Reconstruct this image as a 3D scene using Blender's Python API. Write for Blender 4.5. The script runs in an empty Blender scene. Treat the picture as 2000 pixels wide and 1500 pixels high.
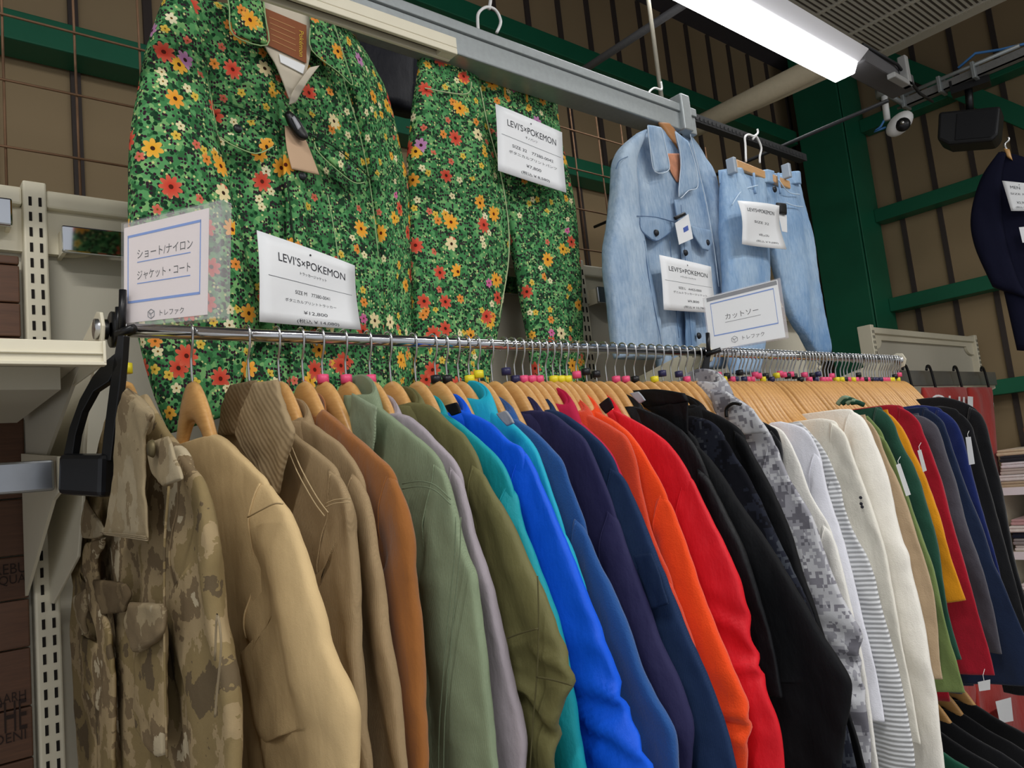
import bpy, math, random
from mathutils import Vector, Matrix, noise
random.seed(7)
C = bpy.context.scene.collection
R = math.radians
# ------------------------------------------------------------------ camera
FPX = 1510.0; ROLL = R(6.0); PITCH = math.atan(179/FPX); AZ = R(49.3); EYE = 1.5
cr, sr = math.cos(ROLL), math.sin(ROLL)
FW = Vector((math.cos(AZ)*math.cos(PITCH), math.sin(AZ)*math.cos(PITCH), math.sin(PITCH)))
RT = Vector((math.sin(AZ), -math.cos(AZ), 0)); UP = RT.cross(FW)
cam = bpy.data.cameras.new('camera'); co = bpy.data.objects.new('camera', cam); C.objects.link(co)
cx = RT*cr - UP*sr; cy = RT*sr + UP*cr
co.matrix_world = Matrix(((cx.x, cy.x, -FW.x, 0), (cx.y, cy.y, -FW.y, 0), (cx.z, cy.z, -FW.z, EYE), (0, 0, 0, 1)))
cam.sensor_width = 36; cam.lens = FPX/2000*36; cam.clip_start = .02
bpy.context.scene.camera = co
# ------------------------------------------------------------------ world, lamps, exposure
w = bpy.data.worlds.new('world'); bpy.context.scene.world = w; w.use_nodes = True
w.node_tree.nodes['Background'].inputs[0].default_value = (.93, .95, 1, 1)
w.node_tree.nodes['Background'].inputs[1].default_value = .42
vs = bpy.context.scene.view_settings
vs.view_transform = 'Standard'; vs.look = 'None'; vs.exposure = 0.4; vs.gamma = 1; vs.use_curve_mapping = False
def area(x, y, z, sx, sy, p, rx=0, ry=0, col=(1, .98, .95)):
    l = bpy.data.lights.new('lamp', 'AREA'); l.shape = 'RECTANGLE'; l.size = sx; l.size_y = sy; l.energy = p; l.color = col
    o = bpy.data.objects.new('ceiling_lamp_light', l); C.objects.link(o); o.location = (x, y, z+EYE); o.rotation_euler = (rx, ry, 0); return o
LAMPS = [(-.9, -.3, 1.75, 1.2, .12, 22), (1.5, -.9, 1.75, 1.2, .12, 22), (-.3, -2.2, 1.75, 1.2, .12, 30), (3.3, -1.2, 1.75, 1.2, .12, 26)]
for l in LAMPS: area(*l)
# ------------------------------------------------------------------ projection from the camera onto a real plane
def ray(x, y):
    dx, dy = x-1000, y-750
    u = dx*cr-dy*sr; v = dx*sr+dy*cr
    return FW*FPX+RT*u-UP*v
EY = Vector((0, 0, EYE))
def onY(x, y, D): d = ray(x, y); return d*(D/d.y)+EY
def onX(x, y, D): d = ray(x, y); return d*(D/d.x)+EY
def Xof(px, z=.165, y=1.0):
    lo, hi = .01, 8
    for _ in range(50):
        m = (lo+hi)/2; P = Vector((m, y, z)); k = P.dot(FW); u = FPX*P.dot(RT)/k; v = -FPX*P.dot(UP)/k
        if 1000+u*cr+v*sr < px: lo = m
        else: hi = m
    return lo
class Frame:   # local: x to the right as seen from the front, y backwards, z up
    def __init__(s, X, Y, az, Z=EYE):
        s.O = Vector((X, Y, Z)); s.az = R(az)
        s.U = Vector((math.cos(s.az), math.sin(s.az), 0)); s.N = Vector((-s.U.y, s.U.x, 0))
    def L(s, x, y, n=0):      # pixel -> (u, w) on the plane local y = -n
        d = ray(x, y); O = s.O - s.N*n
        P = d*((O-EY).dot(s.N)/d.dot(s.N)) + EY - s.O
        return (P.dot(s.U), P.z)
    def P3(s, x, y, n=0):
        u, w_ = s.L(x, y, n); return Vector((u, -n, w_))
# ------------------------------------------------------------------ objects
def setp(o, label=None, cat=None, group=None, kind=None):
    if label: o['label'] = label
    if cat: o['category'] = cat
    if group: o['group'] = group
    if kind: o['kind'] = kind
    return o
def mesh(name, vs_, fs, mat, parent=None, smooth=True):
    me = bpy.data.meshes.new(name); me.from_pydata([tuple(v) for v in vs_], [], fs); me.update()
    if mat: me.materials.append(mat)
    if smooth:
        me.polygons.foreach_set('use_smooth', [True]*len(me.polygons))
    o = bpy.data.objects.new(name, me); C.objects.link(o)
    if parent: o.parent = parent
    return o
def empty(name, loc, rz=0, label=None, cat=None, group=None):
    o = bpy.data.objects.new(name, None); C.objects.link(o); o.location = loc; o.rotation_euler = (0, 0, rz); o.empty_display_size = .05
    return setp(o, label, cat, group)
def eframe(name, F, label, cat, group=None): return empty(name, F.O, F.az, label, cat, group)
class MB:
    def __init__(s): s.v = []; s.f = []
    def add(s, vs_, fs):
        k = len(s.v); s.v += [Vector(v) for v in vs_]; s.f += [tuple(i+k for i in f) for f in fs]; return s
    def box(s, a, b):
        (x0, y0, z0), (x1, y1, z1) = a, b
        x0, x1 = sorted((x0, x1)); y0, y1 = sorted((y0, y1)); z0, z1 = sorted((z0, z1))
        return s.add([(x0, y0, z0), (x1, y0, z0), (x1, y1, z0), (x0, y1, z0), (x0, y0, z1), (x1, y0, z1), (x1, y1, z1), (x0, y1, z1)],
              [(0, 3, 2, 1), (4, 5, 6, 7), (0, 1, 5, 4), (1, 2, 6, 5), (2, 3, 7, 6), (3, 0, 4, 7)])
    def tube(s, pts, r, n=8, cap=True):
        pts = [Vector(p) for p in pts]; rr = r if isinstance(r, (list, tuple)) else [r]*len(pts)
        vs_ = []; fs = []; ref = None
        for i, p in enumerate(pts):
            t = (pts[min(i+1, len(pts)-1)]-pts[max(i-1, 0)]).normalized()
            if ref is None:
                ref = Vector((0, 0, 1)) if abs(t.z) < .9 else Vector((1, 0, 0))
            a = t.cross(ref).normalized(); b = a.cross(t); ref = b
            for j in range(n):
                q = 2*math.pi*j/n; vs_.append(p+(a*math.cos(q)+b*math.sin(q))*rr[i])
        for i in range(len(pts)-1):
            for j in range(n):
                j2 = (j+1) % n; fs.append((i*n+j, i*n+j2, (i+1)*n+j2, (i+1)*n+j))
        if cap: fs.append(tuple(range(n-1, -1, -1))); fs.append(tuple((len(pts)-1)*n+j for j in range(n)))
        return s.add(vs_, fs)
    def prism(s, poly, d):   # poly: 3D points of a planar outline, d: thickness vector
        n = len(poly); d = Vector(d); P = [Vector(p) for p in poly]
        return s.add(P+[p+d for p in P], [tuple(range(n-1, -1, -1)), tuple(range(n, 2*n))]+[(i, (i+1) % n, n+(i+1) % n, n+i) for i in range(n)])
    def build(s, name, mat, parent=None, smooth=False, bev=0):
        o = mesh(name, s.v, s.f, mat, parent, smooth)
        if bev:
            m = o.modifiers.new('bev', 'BEVEL'); m.width = bev; m.segments = 2; m.limit_method = 'ANGLE'
        return o
def cr_interp(K, t):
    n = len(K)-1; i = min(int(t), n-1); f = t-i
    p0, p1, p2, p3 = K[max(i-1, 0)], K[i], K[i+1], K[min(i+2, n)]
    def h(a, b, c, d): return .5*((2*b)+(-a+c)*f+(2*a-5*b+4*c-d)*f*f+(-a+3*b-3*c+d)*f**3)
    if isinstance(p1, (int, float)): return h(p0, p1, p2, p3)
    return tuple(h(a, b, c, d) for a, b, c, d in zip(p0, p1, p2, p3))
def panel(name, A, B, th, mat, parent, n0=0, fold=None, rows=None, cols=40, sq=.55, ends=(.5, .7), uv=False):
    uv = uv or (mat and mat.name.startswith('floral_cotton'))
    """cloth tube between edge A (right) and edge B (left); 2D keys (u,w); th thickness keys; n0 offset to the front. returns (obj, surface function)"""
    K = len(A); rows = rows or max(10, (K-1)*6)
    if isinstance(th, (int, float)): th = [th]*K
    vs_ = []; fs = []
    def dist(t):
        e = 1.0
        if t < .25: e = ends[0]+(1-ends[0])*math.sin(math.pi/2*t/.25)
        if t > K-1-.25: e = ends[1]+(1-ends[1])*math.sin(math.pi/2*(K-1-t)/.25)
        return max(cr_interp(th, t), .001)*e
    def P(t, q):
        a = cr_interp(A, t); b = cr_interp(B, t)
        c, s_ = math.cos(q), math.sin(q)
        aa = math.copysign(abs(c)**.8, c); nn = math.copysign(abs(s_)**sq, s_)
        u = (a[0]+b[0])/2+(a[0]-b[0])/2*aa; w_ = (a[1]+b[1])/2+(a[1]-b[1])/2*aa
        d = dist(t)/2*nn+n0
        if fold: d += fold(u, w_, aa, t)
        return Vector((u, -d, w_))
    for i in range(rows+1):
        t = (K-1)*i/rows
        for j in range(cols): vs_.append(P(t, 2*math.pi*j/cols))
    for i in range(rows):
        for j in range(cols):
            j2 = (j+1) % cols; fs.append((i*cols+j, (i+1)*cols+j, (i+1)*cols+j2, i*cols+j2))
    fs.append(tuple(range(cols))); fs.append(tuple(rows*cols+j for j in range(cols-1, -1, -1)))
    o = mesh(name, vs_, fs, mat, parent)
    if uv:   # unrolled cloth coordinates in metres
        UVv = []
        jm = cols//4
        for i in range(rows+1):
            row = vs_[i*cols:(i+1)*cols]; arc = [0]*cols
            for k in range(1, cols//2+1): j = (jm+k) % cols; p = (jm+k-1) % cols; arc[j] = arc[p]-(row[j]-row[p]).length
            for k in range(1, cols//2): j = (jm-k) % cols; p = (jm-k+1) % cols; arc[j] = arc[p]+(row[j]-row[p]).length
            UVv += [(row[jm].x+arc[j], row[jm].z+(row[j].z-row[jm].z)) for j in range(cols)]
        L_ = o.data.uv_layers.new(name='cloth')
        for lp in o.data.loops: L_.data[lp.index].uv = UVv[lp.vertex_index]
    def surf(t, aa, up=.0006):
        q = math.acos(max(-1, min(1, math.copysign(abs(aa)**1.25, aa))))
        p = P(t, q); return p+Vector((0, -up, 0))
    return o, surf
def seam(name, surf, path, mat, parent, r=.0009, n=40):
    pts = []
    for i in range(n+1):
        t, a = cr_interp(path, (len(path)-1)*i/n); pts.append(surf(t, a, r*.3))
    return MB().tube(pts, r, 5).build(name, mat, parent, True)
# ------------------------------------------------------------------ materials
def lin(c):
    if isinstance(c, str): c = tuple(int(c[i:i+2], 16)/255 for i in (0, 2, 4))
    return tuple((x/12.92 if x <= .04045 else ((x+.055)/1.055)**2.4) for x in c)+(1,)
class NT:
    def __init__(s, name, rough=.8, metal=0, spec=.3):
        s.m = bpy.data.materials.new(name); s.m.use_nodes = True; s.t = s.m.node_tree; s.b = s.t.nodes['Principled BSDF']
        s.b.inputs['Roughness'].default_value = rough; s.b.inputs['Metallic'].default_value = metal; s.b.inputs['Specular IOR Level'].default_value = spec
        s.oc = None
    def n(s, typ, **k):
        nd = s.t.nodes.new('ShaderNode'+typ)
        for a, b in k.items(): setattr(nd, a, b)
        return nd
    def l(s, a, b): s.t.links.new(a, b)
    def obj(s):
        if not s.oc: s.oc = s.n('TexCoord').outputs['Object']
        return s.oc
    def map(s, sc, vec=None, loc=(0, 0, 0)):
        m = s.n('Mapping'); m.inputs['Scale'].default_value = sc; m.inputs['Location'].default_value = loc; s.l(vec or s.obj(), m.inputs['Vector']); return m.outputs[0]
    def noise(s, scale, detail=3, vec=None, rough=.5):
        m = s.n('TexNoise'); m.inputs['Scale'].default_value = scale; m.inputs['Detail'].default_value = detail; m.inputs['Roughness'].default_value = rough
        s.l(vec or s.obj(), m.inputs['Vector']); return m.outputs['Fac']
    def math(s, op, a, b=None, clamp=False):
        m = s.n('Math', operation=op, use_clamp=clamp)
        for i, x in enumerate((a, b)):
            if x is None: continue
            if isinstance(x, (int, float)): m.inputs[i].default_value = x
            else: s.l(x, m.inputs[i])
        return m.outputs[0]
    def ramp(s, fac, stops, const=False):
        r = s.n('ValToRGB'); e = r.color_ramp.elements
        if const: r.color_ramp.interpolation = 'CONSTANT'
        while len(e) < len(stops): e.new(.5)
        for i, (p, c) in enumerate(stops): e[i].position = p; e[i].color = c if len(c) == 4 and not isinstance(c, str) else lin(c)
        s.l(fac, r.inputs[0]); return r.outputs[0]
    def mix(s, fac, a, b):
        m = s.n('Mix', data_type='RGBA')
        if isinstance(fac, (int, float)): m.inputs[0].default_value = fac
        else: s.l(fac, m.inputs[0])
        for k, x in ((6, a), (7, b)):
            if isinstance(x, tuple): m.inputs[k].default_value = x
            elif isinstance(x, str): m.inputs[k].default_value = lin(x)
            else: s.l(x, m.inputs[k])
        return m.outputs[2]
    def col(s, c):
        if isinstance(c, (tuple, str)): s.b.inputs['Base Color'].default_value = lin(c) if isinstance(c, str) else c
        else: s.l(c, s.b.inputs['Base Color'])
        return s
    def bump(s, h, st=.3, d=.001):
        b = s.n('Bump'); b.inputs['Strength'].default_value = st; b.inputs['Distance'].default_value = d
        s.l(h, b.inputs['Height']); s.l(b.outputs[0], s.b.inputs['Normal']); return s
def plain(name, c, rough=.6, metal=0, spec=.4, nb=0, nscale=60):
    t = NT(name, rough, metal, spec)
    if nb:
        c2 = lin(c); f = t.noise(nscale, 4)
        t.col(t.mix(f, tuple(x*(1-nb) for x in c2[:3])+(1,), tuple(min(1, x*(1+nb)) for x in c2[:3])+(1,)))
    else: t.col(c)
    return t.m
def scl(c, k): return tuple(min(1, x*k) for x in c[:3])+(1,)
def fabric(name, c, rough=.9, weave=1400, st=.55, mott=.08, kind='twill', spec=.2, wr=.5):
    t = NT(name, rough, 0, spec); c1 = lin(c)
    big = t.noise(14, 4); t.col(t.mix(big, scl(c1, 1-mott), scl(c1, 1+mott)))
    if kind == 'twill':
        wv = t.n('TexWave'); wv.inputs['Scale'].default_value = weave/6; wv.inputs['Distortion'].default_value = 1.5
        t.l(t.map((1, .2, 1)), wv.inputs['Vector']); h = wv.outputs['Fac']
        h = t.math('MULTIPLY', h, .4)
    elif kind == 'knit':
        h = t.math('MULTIPLY', t.noise(450, 2), 1.2)
    elif kind == 'rib':
        wv = t.n('TexWave', bands_direction='Z'); wv.inputs['Scale'].default_value = 34; wv.inputs['Distortion'].default_value = .6; wv.inputs['Detail'].default_value = 1
        t.l(t.obj(), wv.inputs['Vector']); h = wv.outputs['Fac']
        t.col(t.mix(t.math('POWER', h, 3), c, scl(c1, .62))); h = t.math('MULTIPLY', h, -6)
    else: h = t.math('MULTIPLY', t.noise(900, 2), .25)
    wn = t.noise(38, 5, t.map((1, 1, .45)), .55)
    h = t.math('ADD', h, t.math('MULTIPLY', wn, 10*wr))
    t.bump(h, st, .0012)
    if kind in ('knit', 'suede'):
        t.b.inputs['Sheen Weight'].default_value = .25; t.b.inputs['Sheen Roughness'].default_value = .5
    return t.m
def camo(name, stops, scale=9, digital=0, st=.35):
    t = NT(name, .9, 0, .15); v = t.obj()
    if digital:
        sn = t.n('VectorMath', operation='SNAP'); sn.inputs[1].default_value = (digital,)*3; t.l(v, sn.inputs[0])
        ns = t.noise(scale, 5, sn.outputs[0], .75)
    else:
        ns = t.noise(scale, 6, t.map((1.1, .6, 1.0)), .6)
        t2 = t.noise(scale*3, 3); ns = t.math('ADD', ns, t.math('MULTIPLY', t.math('SUBTRACT', t2, .5), .12))
    c = t.ramp(ns, stops, True); t.col(t.mix(t.noise(60, 3), c, t.mix(.25, c, '6b5f4a')) if not digital else c)
    t.bump(t.math('ADD', t.math('MULTIPLY', t.noise(1100, 2), .4), t.math('MULTIPLY', t.noise(50, 5), 3)), st, .0012)
    return t.m
def floral(name):
    t = NT(name, .9, 0, .15)
    uvn = t.n('UVMap'); sep = t.n('SeparateXYZ'); t.l(uvn.outputs[0], sep.inputs[0]); cm = t.n('CombineXYZ'); t.l(sep.outputs[0], cm.inputs[0]); t.l(sep.outputs[1], cm.inputs[1])
    P = cm.outputs[0]
    def vor(scale, off=0, feat='F1'):
        v = t.n('TexVoronoi', voronoi_dimensions='2D', feature=feat); v.inputs['Scale'].default_value = scale
        t.l(t.map((1, 1, 1), P, (off, off*.7, 0)), v.inputs['Vector']); return v
    nz = t.n('TexNoise'); nz.inputs['Scale'].default_value = 120; t.l(P, nz.inputs['Vector'])
    dv = t.n('VectorMath', operation='MULTIPLY_ADD'); dv.inputs[1].default_value = (.012, .012, 0); t.l(nz.outputs['Color'], dv.inputs[0]); t.l(P, dv.inputs[2])
    lv = t.n('TexVoronoi', voronoi_dimensions='2D'); lv.inputs['Scale'].default_value = 120; t.l(dv.outputs[0], lv.inputs['Vector'])
    sp = t.n('SeparateColor'); t.l(lv.outputs['Color'], sp.inputs[0])
    big = t.noise(26, 3, P)
    f = t.math('ADD', t.math('MULTIPLY', sp.outputs[0], .75), t.math('MULTIPLY', big, .3))
    c = t.ramp(f, [(0, '20402a'), (.22, '356b3f'), (.38, '478651'), (.56, '5b9a60'), (.76, '79ad6c'), (.93, 'a9c486')], True)
    def speck(c, scale, thr, colr, off, prob):
        v = vor(scale, off); s2 = t.n('SeparateColor'); t.l(v.outputs['Color'], s2.inputs[0])
        m = t.math('MULTIPLY', t.math('LESS_THAN', v.outputs['Distance'], thr), t.math('LESS_THAN', s2.outputs[0], prob))
        return t.mix(m, c, colr)
    c = speck(c, 200, .46, '33202c', .3, .34); c = speck(c, 170, .33, 'c9cf8a', .8, .10)
    c = speck(c, 95, .3, '163a22', 1.4, .3)
    def flowers(c, scale, off, R_, pet, prob, stops, center, cen=.2):
        v = vor(scale, off); s2 = t.n('SeparateColor'); t.l(v.outputs['Color'], s2.inputs[0])
        sb = t.n('VectorMath', operation='SUBTRACT'); t.l(t.map((1, 1, 1), P, (off, off*.7, 0)), sb.inputs[0]); t.l(v.outputs['Position'], sb.inputs[1])
        sx = t.n('SeparateXYZ'); t.l(sb.outputs[0], sx.inputs[0])
        th = t.math('ADD', t.math('ARCTAN2', sx.outputs[1], sx.outputs[0]), t.math('MULTIPLY', s2.outputs[1], 6))
        r = t.math('MULTIPLY', t.math('ADD', t.math('MULTIPLY', t.math('ABSOLUTE', t.math('COSINE', t.math('MULTIPLY', th, pet/2))), .42), .6), R_)
        on = t.math('LESS_THAN', s2.outputs[2], prob)
        m = t.math('MULTIPLY', t.math('LESS_THAN', v.outputs['Distance'], r), on)
        m2 = t.math('MULTIPLY', t.math('LESS_THAN', v.outputs['Distance'], R_*cen), on)
        pc = t.ramp(s2.outputs[0], stops, True)
        pc = t.mix(t.math('MULTIPLY', t.math('DIVIDE', v.outputs['Distance'], R_), .12), pc, 'fff0c0')
        return t.mix(m2, t.mix(m, c, pc), center)
    c = flowers(c, 46, 5.1, .36, 5, .16, [(0, 'd9b53a'), (.45, 'e6dcae'), (.75, 'cf5a4a')], '7a5a1a')
    c = flowers(c, 32, 2.3, .32, 6, .14, [(0, 'e2a52a'), (.4, 'e9e2bd'), (.62, 'd05a9a'), (.72, 'e2862a')], '6a4a1a')
    c = flowers(c, 19, 3.7, .29, 7, .30, [(0, 'c93220'), (.34, 'e89a1e'), (.66, 'e8a820'), (.86, 'ead9a6'), (.93, 'b87ab0')], '3a2416', .22)
    c = flowers(c, 17, 9.4, .30, 9, .24, [(0, 'cf3526'), (.4, 'd23a26'), (.6, 'eda11c')], '5a2014', .2)
    t.col(c); t.bump(t.math('ADD', t.math('MULTIPLY', t.noise(900, 2), .4), t.math('MULTIPLY', t.noise(40, 4), 3)), .3, .0012)
    return t.m
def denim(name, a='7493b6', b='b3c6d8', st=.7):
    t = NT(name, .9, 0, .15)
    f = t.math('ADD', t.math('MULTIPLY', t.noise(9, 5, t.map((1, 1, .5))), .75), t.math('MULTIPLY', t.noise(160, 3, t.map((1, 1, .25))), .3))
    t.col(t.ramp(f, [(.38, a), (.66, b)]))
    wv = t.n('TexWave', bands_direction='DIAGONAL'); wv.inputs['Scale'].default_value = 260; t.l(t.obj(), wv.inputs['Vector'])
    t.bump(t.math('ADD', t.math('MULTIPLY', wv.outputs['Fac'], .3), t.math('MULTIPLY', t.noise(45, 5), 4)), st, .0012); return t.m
def wood(name, a, b, rough=.35, ax=(3, 30, 30)):
    t = NT(name, rough, 0, .5); g = t.noise(8, 4, t.map(ax), .6); t.col(t.mix(g, a, b)); t.bump(g, .05, .001); return t.m
def emis(name, c, s):
    t = NT(name); t.b.inputs['Emission Color'].default_value = lin(c); t.b.inputs['Emission Strength'].default_value = s; return t.m
M = dict(
 wood=wood('hanger_wood', 'b98344', 'e0b273'), chrome=plain('chrome', 'd8dadd', .12, 1), wire=plain('steel_wire', 'c9c9c8', .25, 1), galv=plain('galvanised', '9da3a4', .42, .55, nb=.12, nscale=90),
 cream=plain('cream_paint', 'd9d2bb', .45, nb=.04, nscale=20), panel=plain('panel_paint', 'c4bfae', .6, nb=.04, nscale=8), black=plain('black_plastic', '111214', .35), dark=plain('dark_metal', '232426', .5, .3),
 slot=plain('slot_dark', '17120e', .9), white=plain('white_plastic', 'e6e6e4', .4), paper=plain('paper', 'eef0f2', .45, spec=.5), ink=plain('ink', '2b2b33', .7), inkg=plain('grey_ink', '7c7f86', .7), blue=plain('blue_ink', '6f93d6', .7),
 wall=plain('wall_sheet', 'a38d6b', .75, nb=.1, nscale=2.5), rib=plain('wall_rib', '453c38', .7), green=plain('green_paint', '1c6a4c', .5, nb=.12, nscale=10), rust=plain('mesh_wire', '8a6a50', .6, .3, nb=.2),
 ceil=plain('ceiling', '55525a', .8, nb=.05, nscale=4), floor=plain('floor_tile', '8d8a84', .35), pink=plain('pink_ring', 'e8527e', .4), yellow=plain('yellow_ring', 'e6d62c', .4), navyr=plain('navy_ring', '2a2850', .4), blackr=plain('black_ring', '18181c', .4),
 led=emis('led_diffuser', 'ffffff', 7), lamp=plain('lamp_body', 'e9e9ee', .4), ac=plain('ac_plastic', 'd6d1c4', .5), grille=plain('ac_grille_dark', '5f5952', .7), brown=wood('dark_planks', '3a2418', '6e4a32', .6, (2, 10, 30)),
 btn=plain('button', '2a2c30', .4, .5), bluec=plain('blue_cable', '4b86c8', .5), pipe=plain('wrapped_pipe', 'b5a98f', .7, nb=.1), lining=plain('lining', 'cdc3b0', .8), patch=plain('leather_patch', '8a4f2c', .7, nb=.1), gold=plain('yellow_print', 'd9b640', .6), deskred=plain('x', '903030', .8))
t = NT('clear_acrylic', .04, 0, .5); t.b.inputs['Alpha'].default_value = .22; t.col('e8dfe4'); M['acrylic'] = t.m
t = NT('plastic_film', .12, 0, .6); t.b.inputs['Alpha'].default_value = .35; t.col('f2f5fa'); t.bump(t.noise(60, 3), .6, .003); M['film'] = t.m
t = NT('clear_cover', .05, 0, .5); t.b.inputs['Alpha'].default_value = .06; t.col('ffffff'); M['clear'] = t.m
# ------------------------------------------------------------------ text
def textmesh(s, bold=False):
    cu = bpy.data.curves.new('t', 'FONT'); cu.body = s; cu.size = 1; cu.resolution_u = 4; cu.offset = 0
    o = bpy.data.objects.new('t', cu); C.objects.link(o); dg = bpy.context.evaluated_depsgraph_get(); ev = o.evaluated_get(dg)
    me = ev.to_mesh(); v = [tuple(x.co) for x in me.vertices]; f = [tuple(p.vertices) for p in me.polygons]; ev.to_mesh_clear()
    bpy.data.objects.remove(o); bpy.data.curves.remove(cu); return v, f
class Quad:   # bilinear sheet: TL, TR, BR, BL in local coordinates
    def __init__(s, tl, tr, br, bl): s.q = (tl, tr, br, bl); s.n = (tr-tl).cross(bl-tl).normalized(); s.n = s.n if s.n.y < 0 else -s.n; s.W = (tr-tl).length; s.H = (bl-tl).length
    def p(s, u, v, d=0): a, b, c, e = s.q; return a*(1-u)*(1-v)+b*u*(1-v)+c*u*v+e*(1-u)*v+s.n*d
    def sheet(s, th, u0=0, v0=0, u1=1, v1=1, off=0, curl=0):
        mb = MB(); N = 8; vs_ = []
        for k in (0, 1):
            for j in range(N+1):
                for i in range(N+1):
                    u = u0+(u1-u0)*i/N; v = v0+(v1-v0)*j/N
                    vs_.append(s.p(u, v, off+(th if k else 0)+curl*(math.sin(3*u+4*v))))
        def ix(k, i, j): return k*(N+1)**2+j*(N+1)+i
        fs = []
        for j in range(N):
            for i in range(N):
                fs.append((ix(1, i, j), ix(1, i, j+1), ix(1, i+1, j+1), ix(1, i+1, j))); fs.append((ix(0, i, j), ix(0, i+1, j), ix(0, i+1, j+1), ix(0, i, j+1)))
        for i in range(N):
            fs += [(ix(0, i, 0), ix(1, i, 0), ix(1, i+1, 0), ix(0, i+1, 0)), (ix(0, i, N), ix(0, i+1, N), ix(1, i+1, N), ix(1, i, N)),
                   (ix(0, 0, i), ix(0, 0, i+1), ix(1, 0, i+1), ix(1, 0, i)), (ix(0, N, i), ix(1, N, i), ix(1, N, i+1), ix(0, N, i+1))]
        return mb.add(vs_, fs)
    def text(s, txt, cu, cv, wid, d, name, mat, parent, bold=False, hgt=None, curl=0):   # centred at (cu,cv), width fraction
        v, f = textmesh(txt, bold)
        if not v: return
        x0 = min(a[0] for a in v); x1 = max(a[0] for a in v); y0 = min(a[1] for a in v); y1 = max(a[1] for a in v)
        k = wid/(x1-x0); ky = k*s.W/s.H if not hgt else hgt/(y1-y0)
        P = []
        for a in v:
            u = cu+(a[0]-(x0+x1)/2)*k; vv = cv-(a[1]-(y0+y1)/2)*ky; P.append(s.p(u, vv, d+curl*math.sin(3*u+4*vv)))
        return mesh(name, P, f, mat, parent, False)
    def rect(s, u0, v0, u1, v1, d, curl=0): return s.sheet(.0003, u0, v0, u1, v1, d, curl)
def loc(F, px, n=0): return F.P3(px[0], px[1], n)
# ================================================================== SETTING
def struct(o): o['kind'] = 'structure'; return o
XW, YW, ZC = 5.07, 2.5, 2.58+EYE
struct(MB().box((-3, -4, -.05), (XW+.1, YW+.1, 0)).build('floor', M['floor']))
struct(MB().box((-3, -4, ZC), (XW+.1, YW+.1, ZC+.05)).build('ceiling', M['ceil']))
struct(MB().box((-3, YW, 0), (XW+.1, YW+.08, ZC)).build('wall_back', M['wall']))
struct(MB().box((XW, -4, 0), (XW+.08, YW, ZC)).build('wall_right', M['wall']))
mb = MB()
for k in range(-14, 23):
    x = (.207+.0877*k)*YW
    if -2.9 < x < XW: mb.box((x-.014, YW-.012, .01), (x+.014, YW+.01, ZC-.01))
struct(mb.build('trim_1', M['rib']))
mb = MB()
for k in range(-4, 30):
    y = (.427-.0435*k)*XW
    if y > -3.9: mb.box((XW-.012, y-.014, .01), (XW+.01, y+.014, ZC-.01))
struct(mb.build('trim_2', M['rib']))
for z in (.24, .80, 1.36, 1.96):
    struct(MB().box((-3, 2.38, z+EYE), (4.74, YW-.012, z+.09+EYE)).build('trim_3', M['green'], bev=.004))
for z in (.17, .77, 1.35, 1.95):
    struct(MB().box((XW-.13, -4, z+EYE), (XW-.012, 2.06, z+.085+EYE)).build('trim_4', M['green'], bev=.004))
# diagonal brace high on the right wall
a = onX(1735, 118, XW-.16); b = onX(2010, 235, XW-.16)
d = (b-a).normalized(); up = Vector((0, -d.z, d.y)).normalized()
struct(MB().prism([a-d*.3-up*.05, b+d*.5-up*.05, b+d*.5+up*.05, a-d*.3+up*.05], (.06, 0, 0)).build('trim_5', M['green'], bev=.004))
# corner column: H section
mb = MB(); mb.box((4.72, 2.07, 0), (4.74, 2.36, ZC)); mb.box((4.74, 2.2, 0), (5.04, 2.22, ZC)); mb.box((5.0, 2.07, 0), (5.04, 2.36, ZC)); mb.box((4.74, 2.34, 0), (5.0, 2.36, ZC)); mb.box((4.74, 2.06, 0), (5.0, 2.07, ZC))
struct(mb.build('trim_6', M['green'], bev=.004))
# ------------------------------------------------------------------ gondola with rails
def gondola(name, x0, posts, y, ztop, label, bars=True):
    e = empty(name, (x0, y, 0), 0, label, 'display rack'); X = [p-x0 for p in posts]; zt = ztop+EYE
    MB().box((X[0]-.6 if name == 'wall_gondola' else X[0], .0, .1), (X[-1], .02, zt-.02)).build('back_panel', M['panel'], e)
    for i in range(len(X)):
        mb = MB(); mb.box((X[i]-.0165, -.035, 0), (X[i]+.0165, .03, zt+.012)); p = mb.build('slotted_post', M['cream'], e, bev=.003)
        mb = MB(); z = zt-.015
        while z > .6:
            for s_ in (-.0068, .0068): mb.box((X[i]+s_-.0021, -.0362, z-.0145), (X[i]+s_+.0021, -.034, z))
            z -= .0252
        o = mb.build('slot', M['slot'], p); o['kind'] = 'stuff'
    for i in range(len(X)-1):
        a, b = X[i]+.0165, X[i+1]-.0165
        MB().box((a, -.03, zt-.028), (b, .02, zt+.002)).build('top_beam', M['cream'], e, bev=.004)
        # rounded frame of the panel
        pts = [(a, zt-.028), (b, zt-.028), (b, zt-.1)]
        for k in range(9):
            q = k/8*math.pi/2; pts.append((b-.05-.07*math.sin(q)+.02, zt-.1+.045*(1-math.cos(q))+.0))
        for k in range(9):
            q = (1-k/8)*math.pi/2; pts.append((a+.05+.07*math.sin(q)-.02, zt-.1+.045*(1-math.cos(q))))
        pts.append((a, zt-.1))
        MB().prism([(p[0], -.016, p[1]) for p in pts], (0, .014, 0)).build('frame_trim', M['cream'], e)
    return e
YG = 1.40
GX = [.219, 1.45, 2.62]
g = gondola('wall_gondola', .219, [-1.0]+GX, YG, .532, 'tall cream slotted steel display rack behind the hanging clothes')
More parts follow.
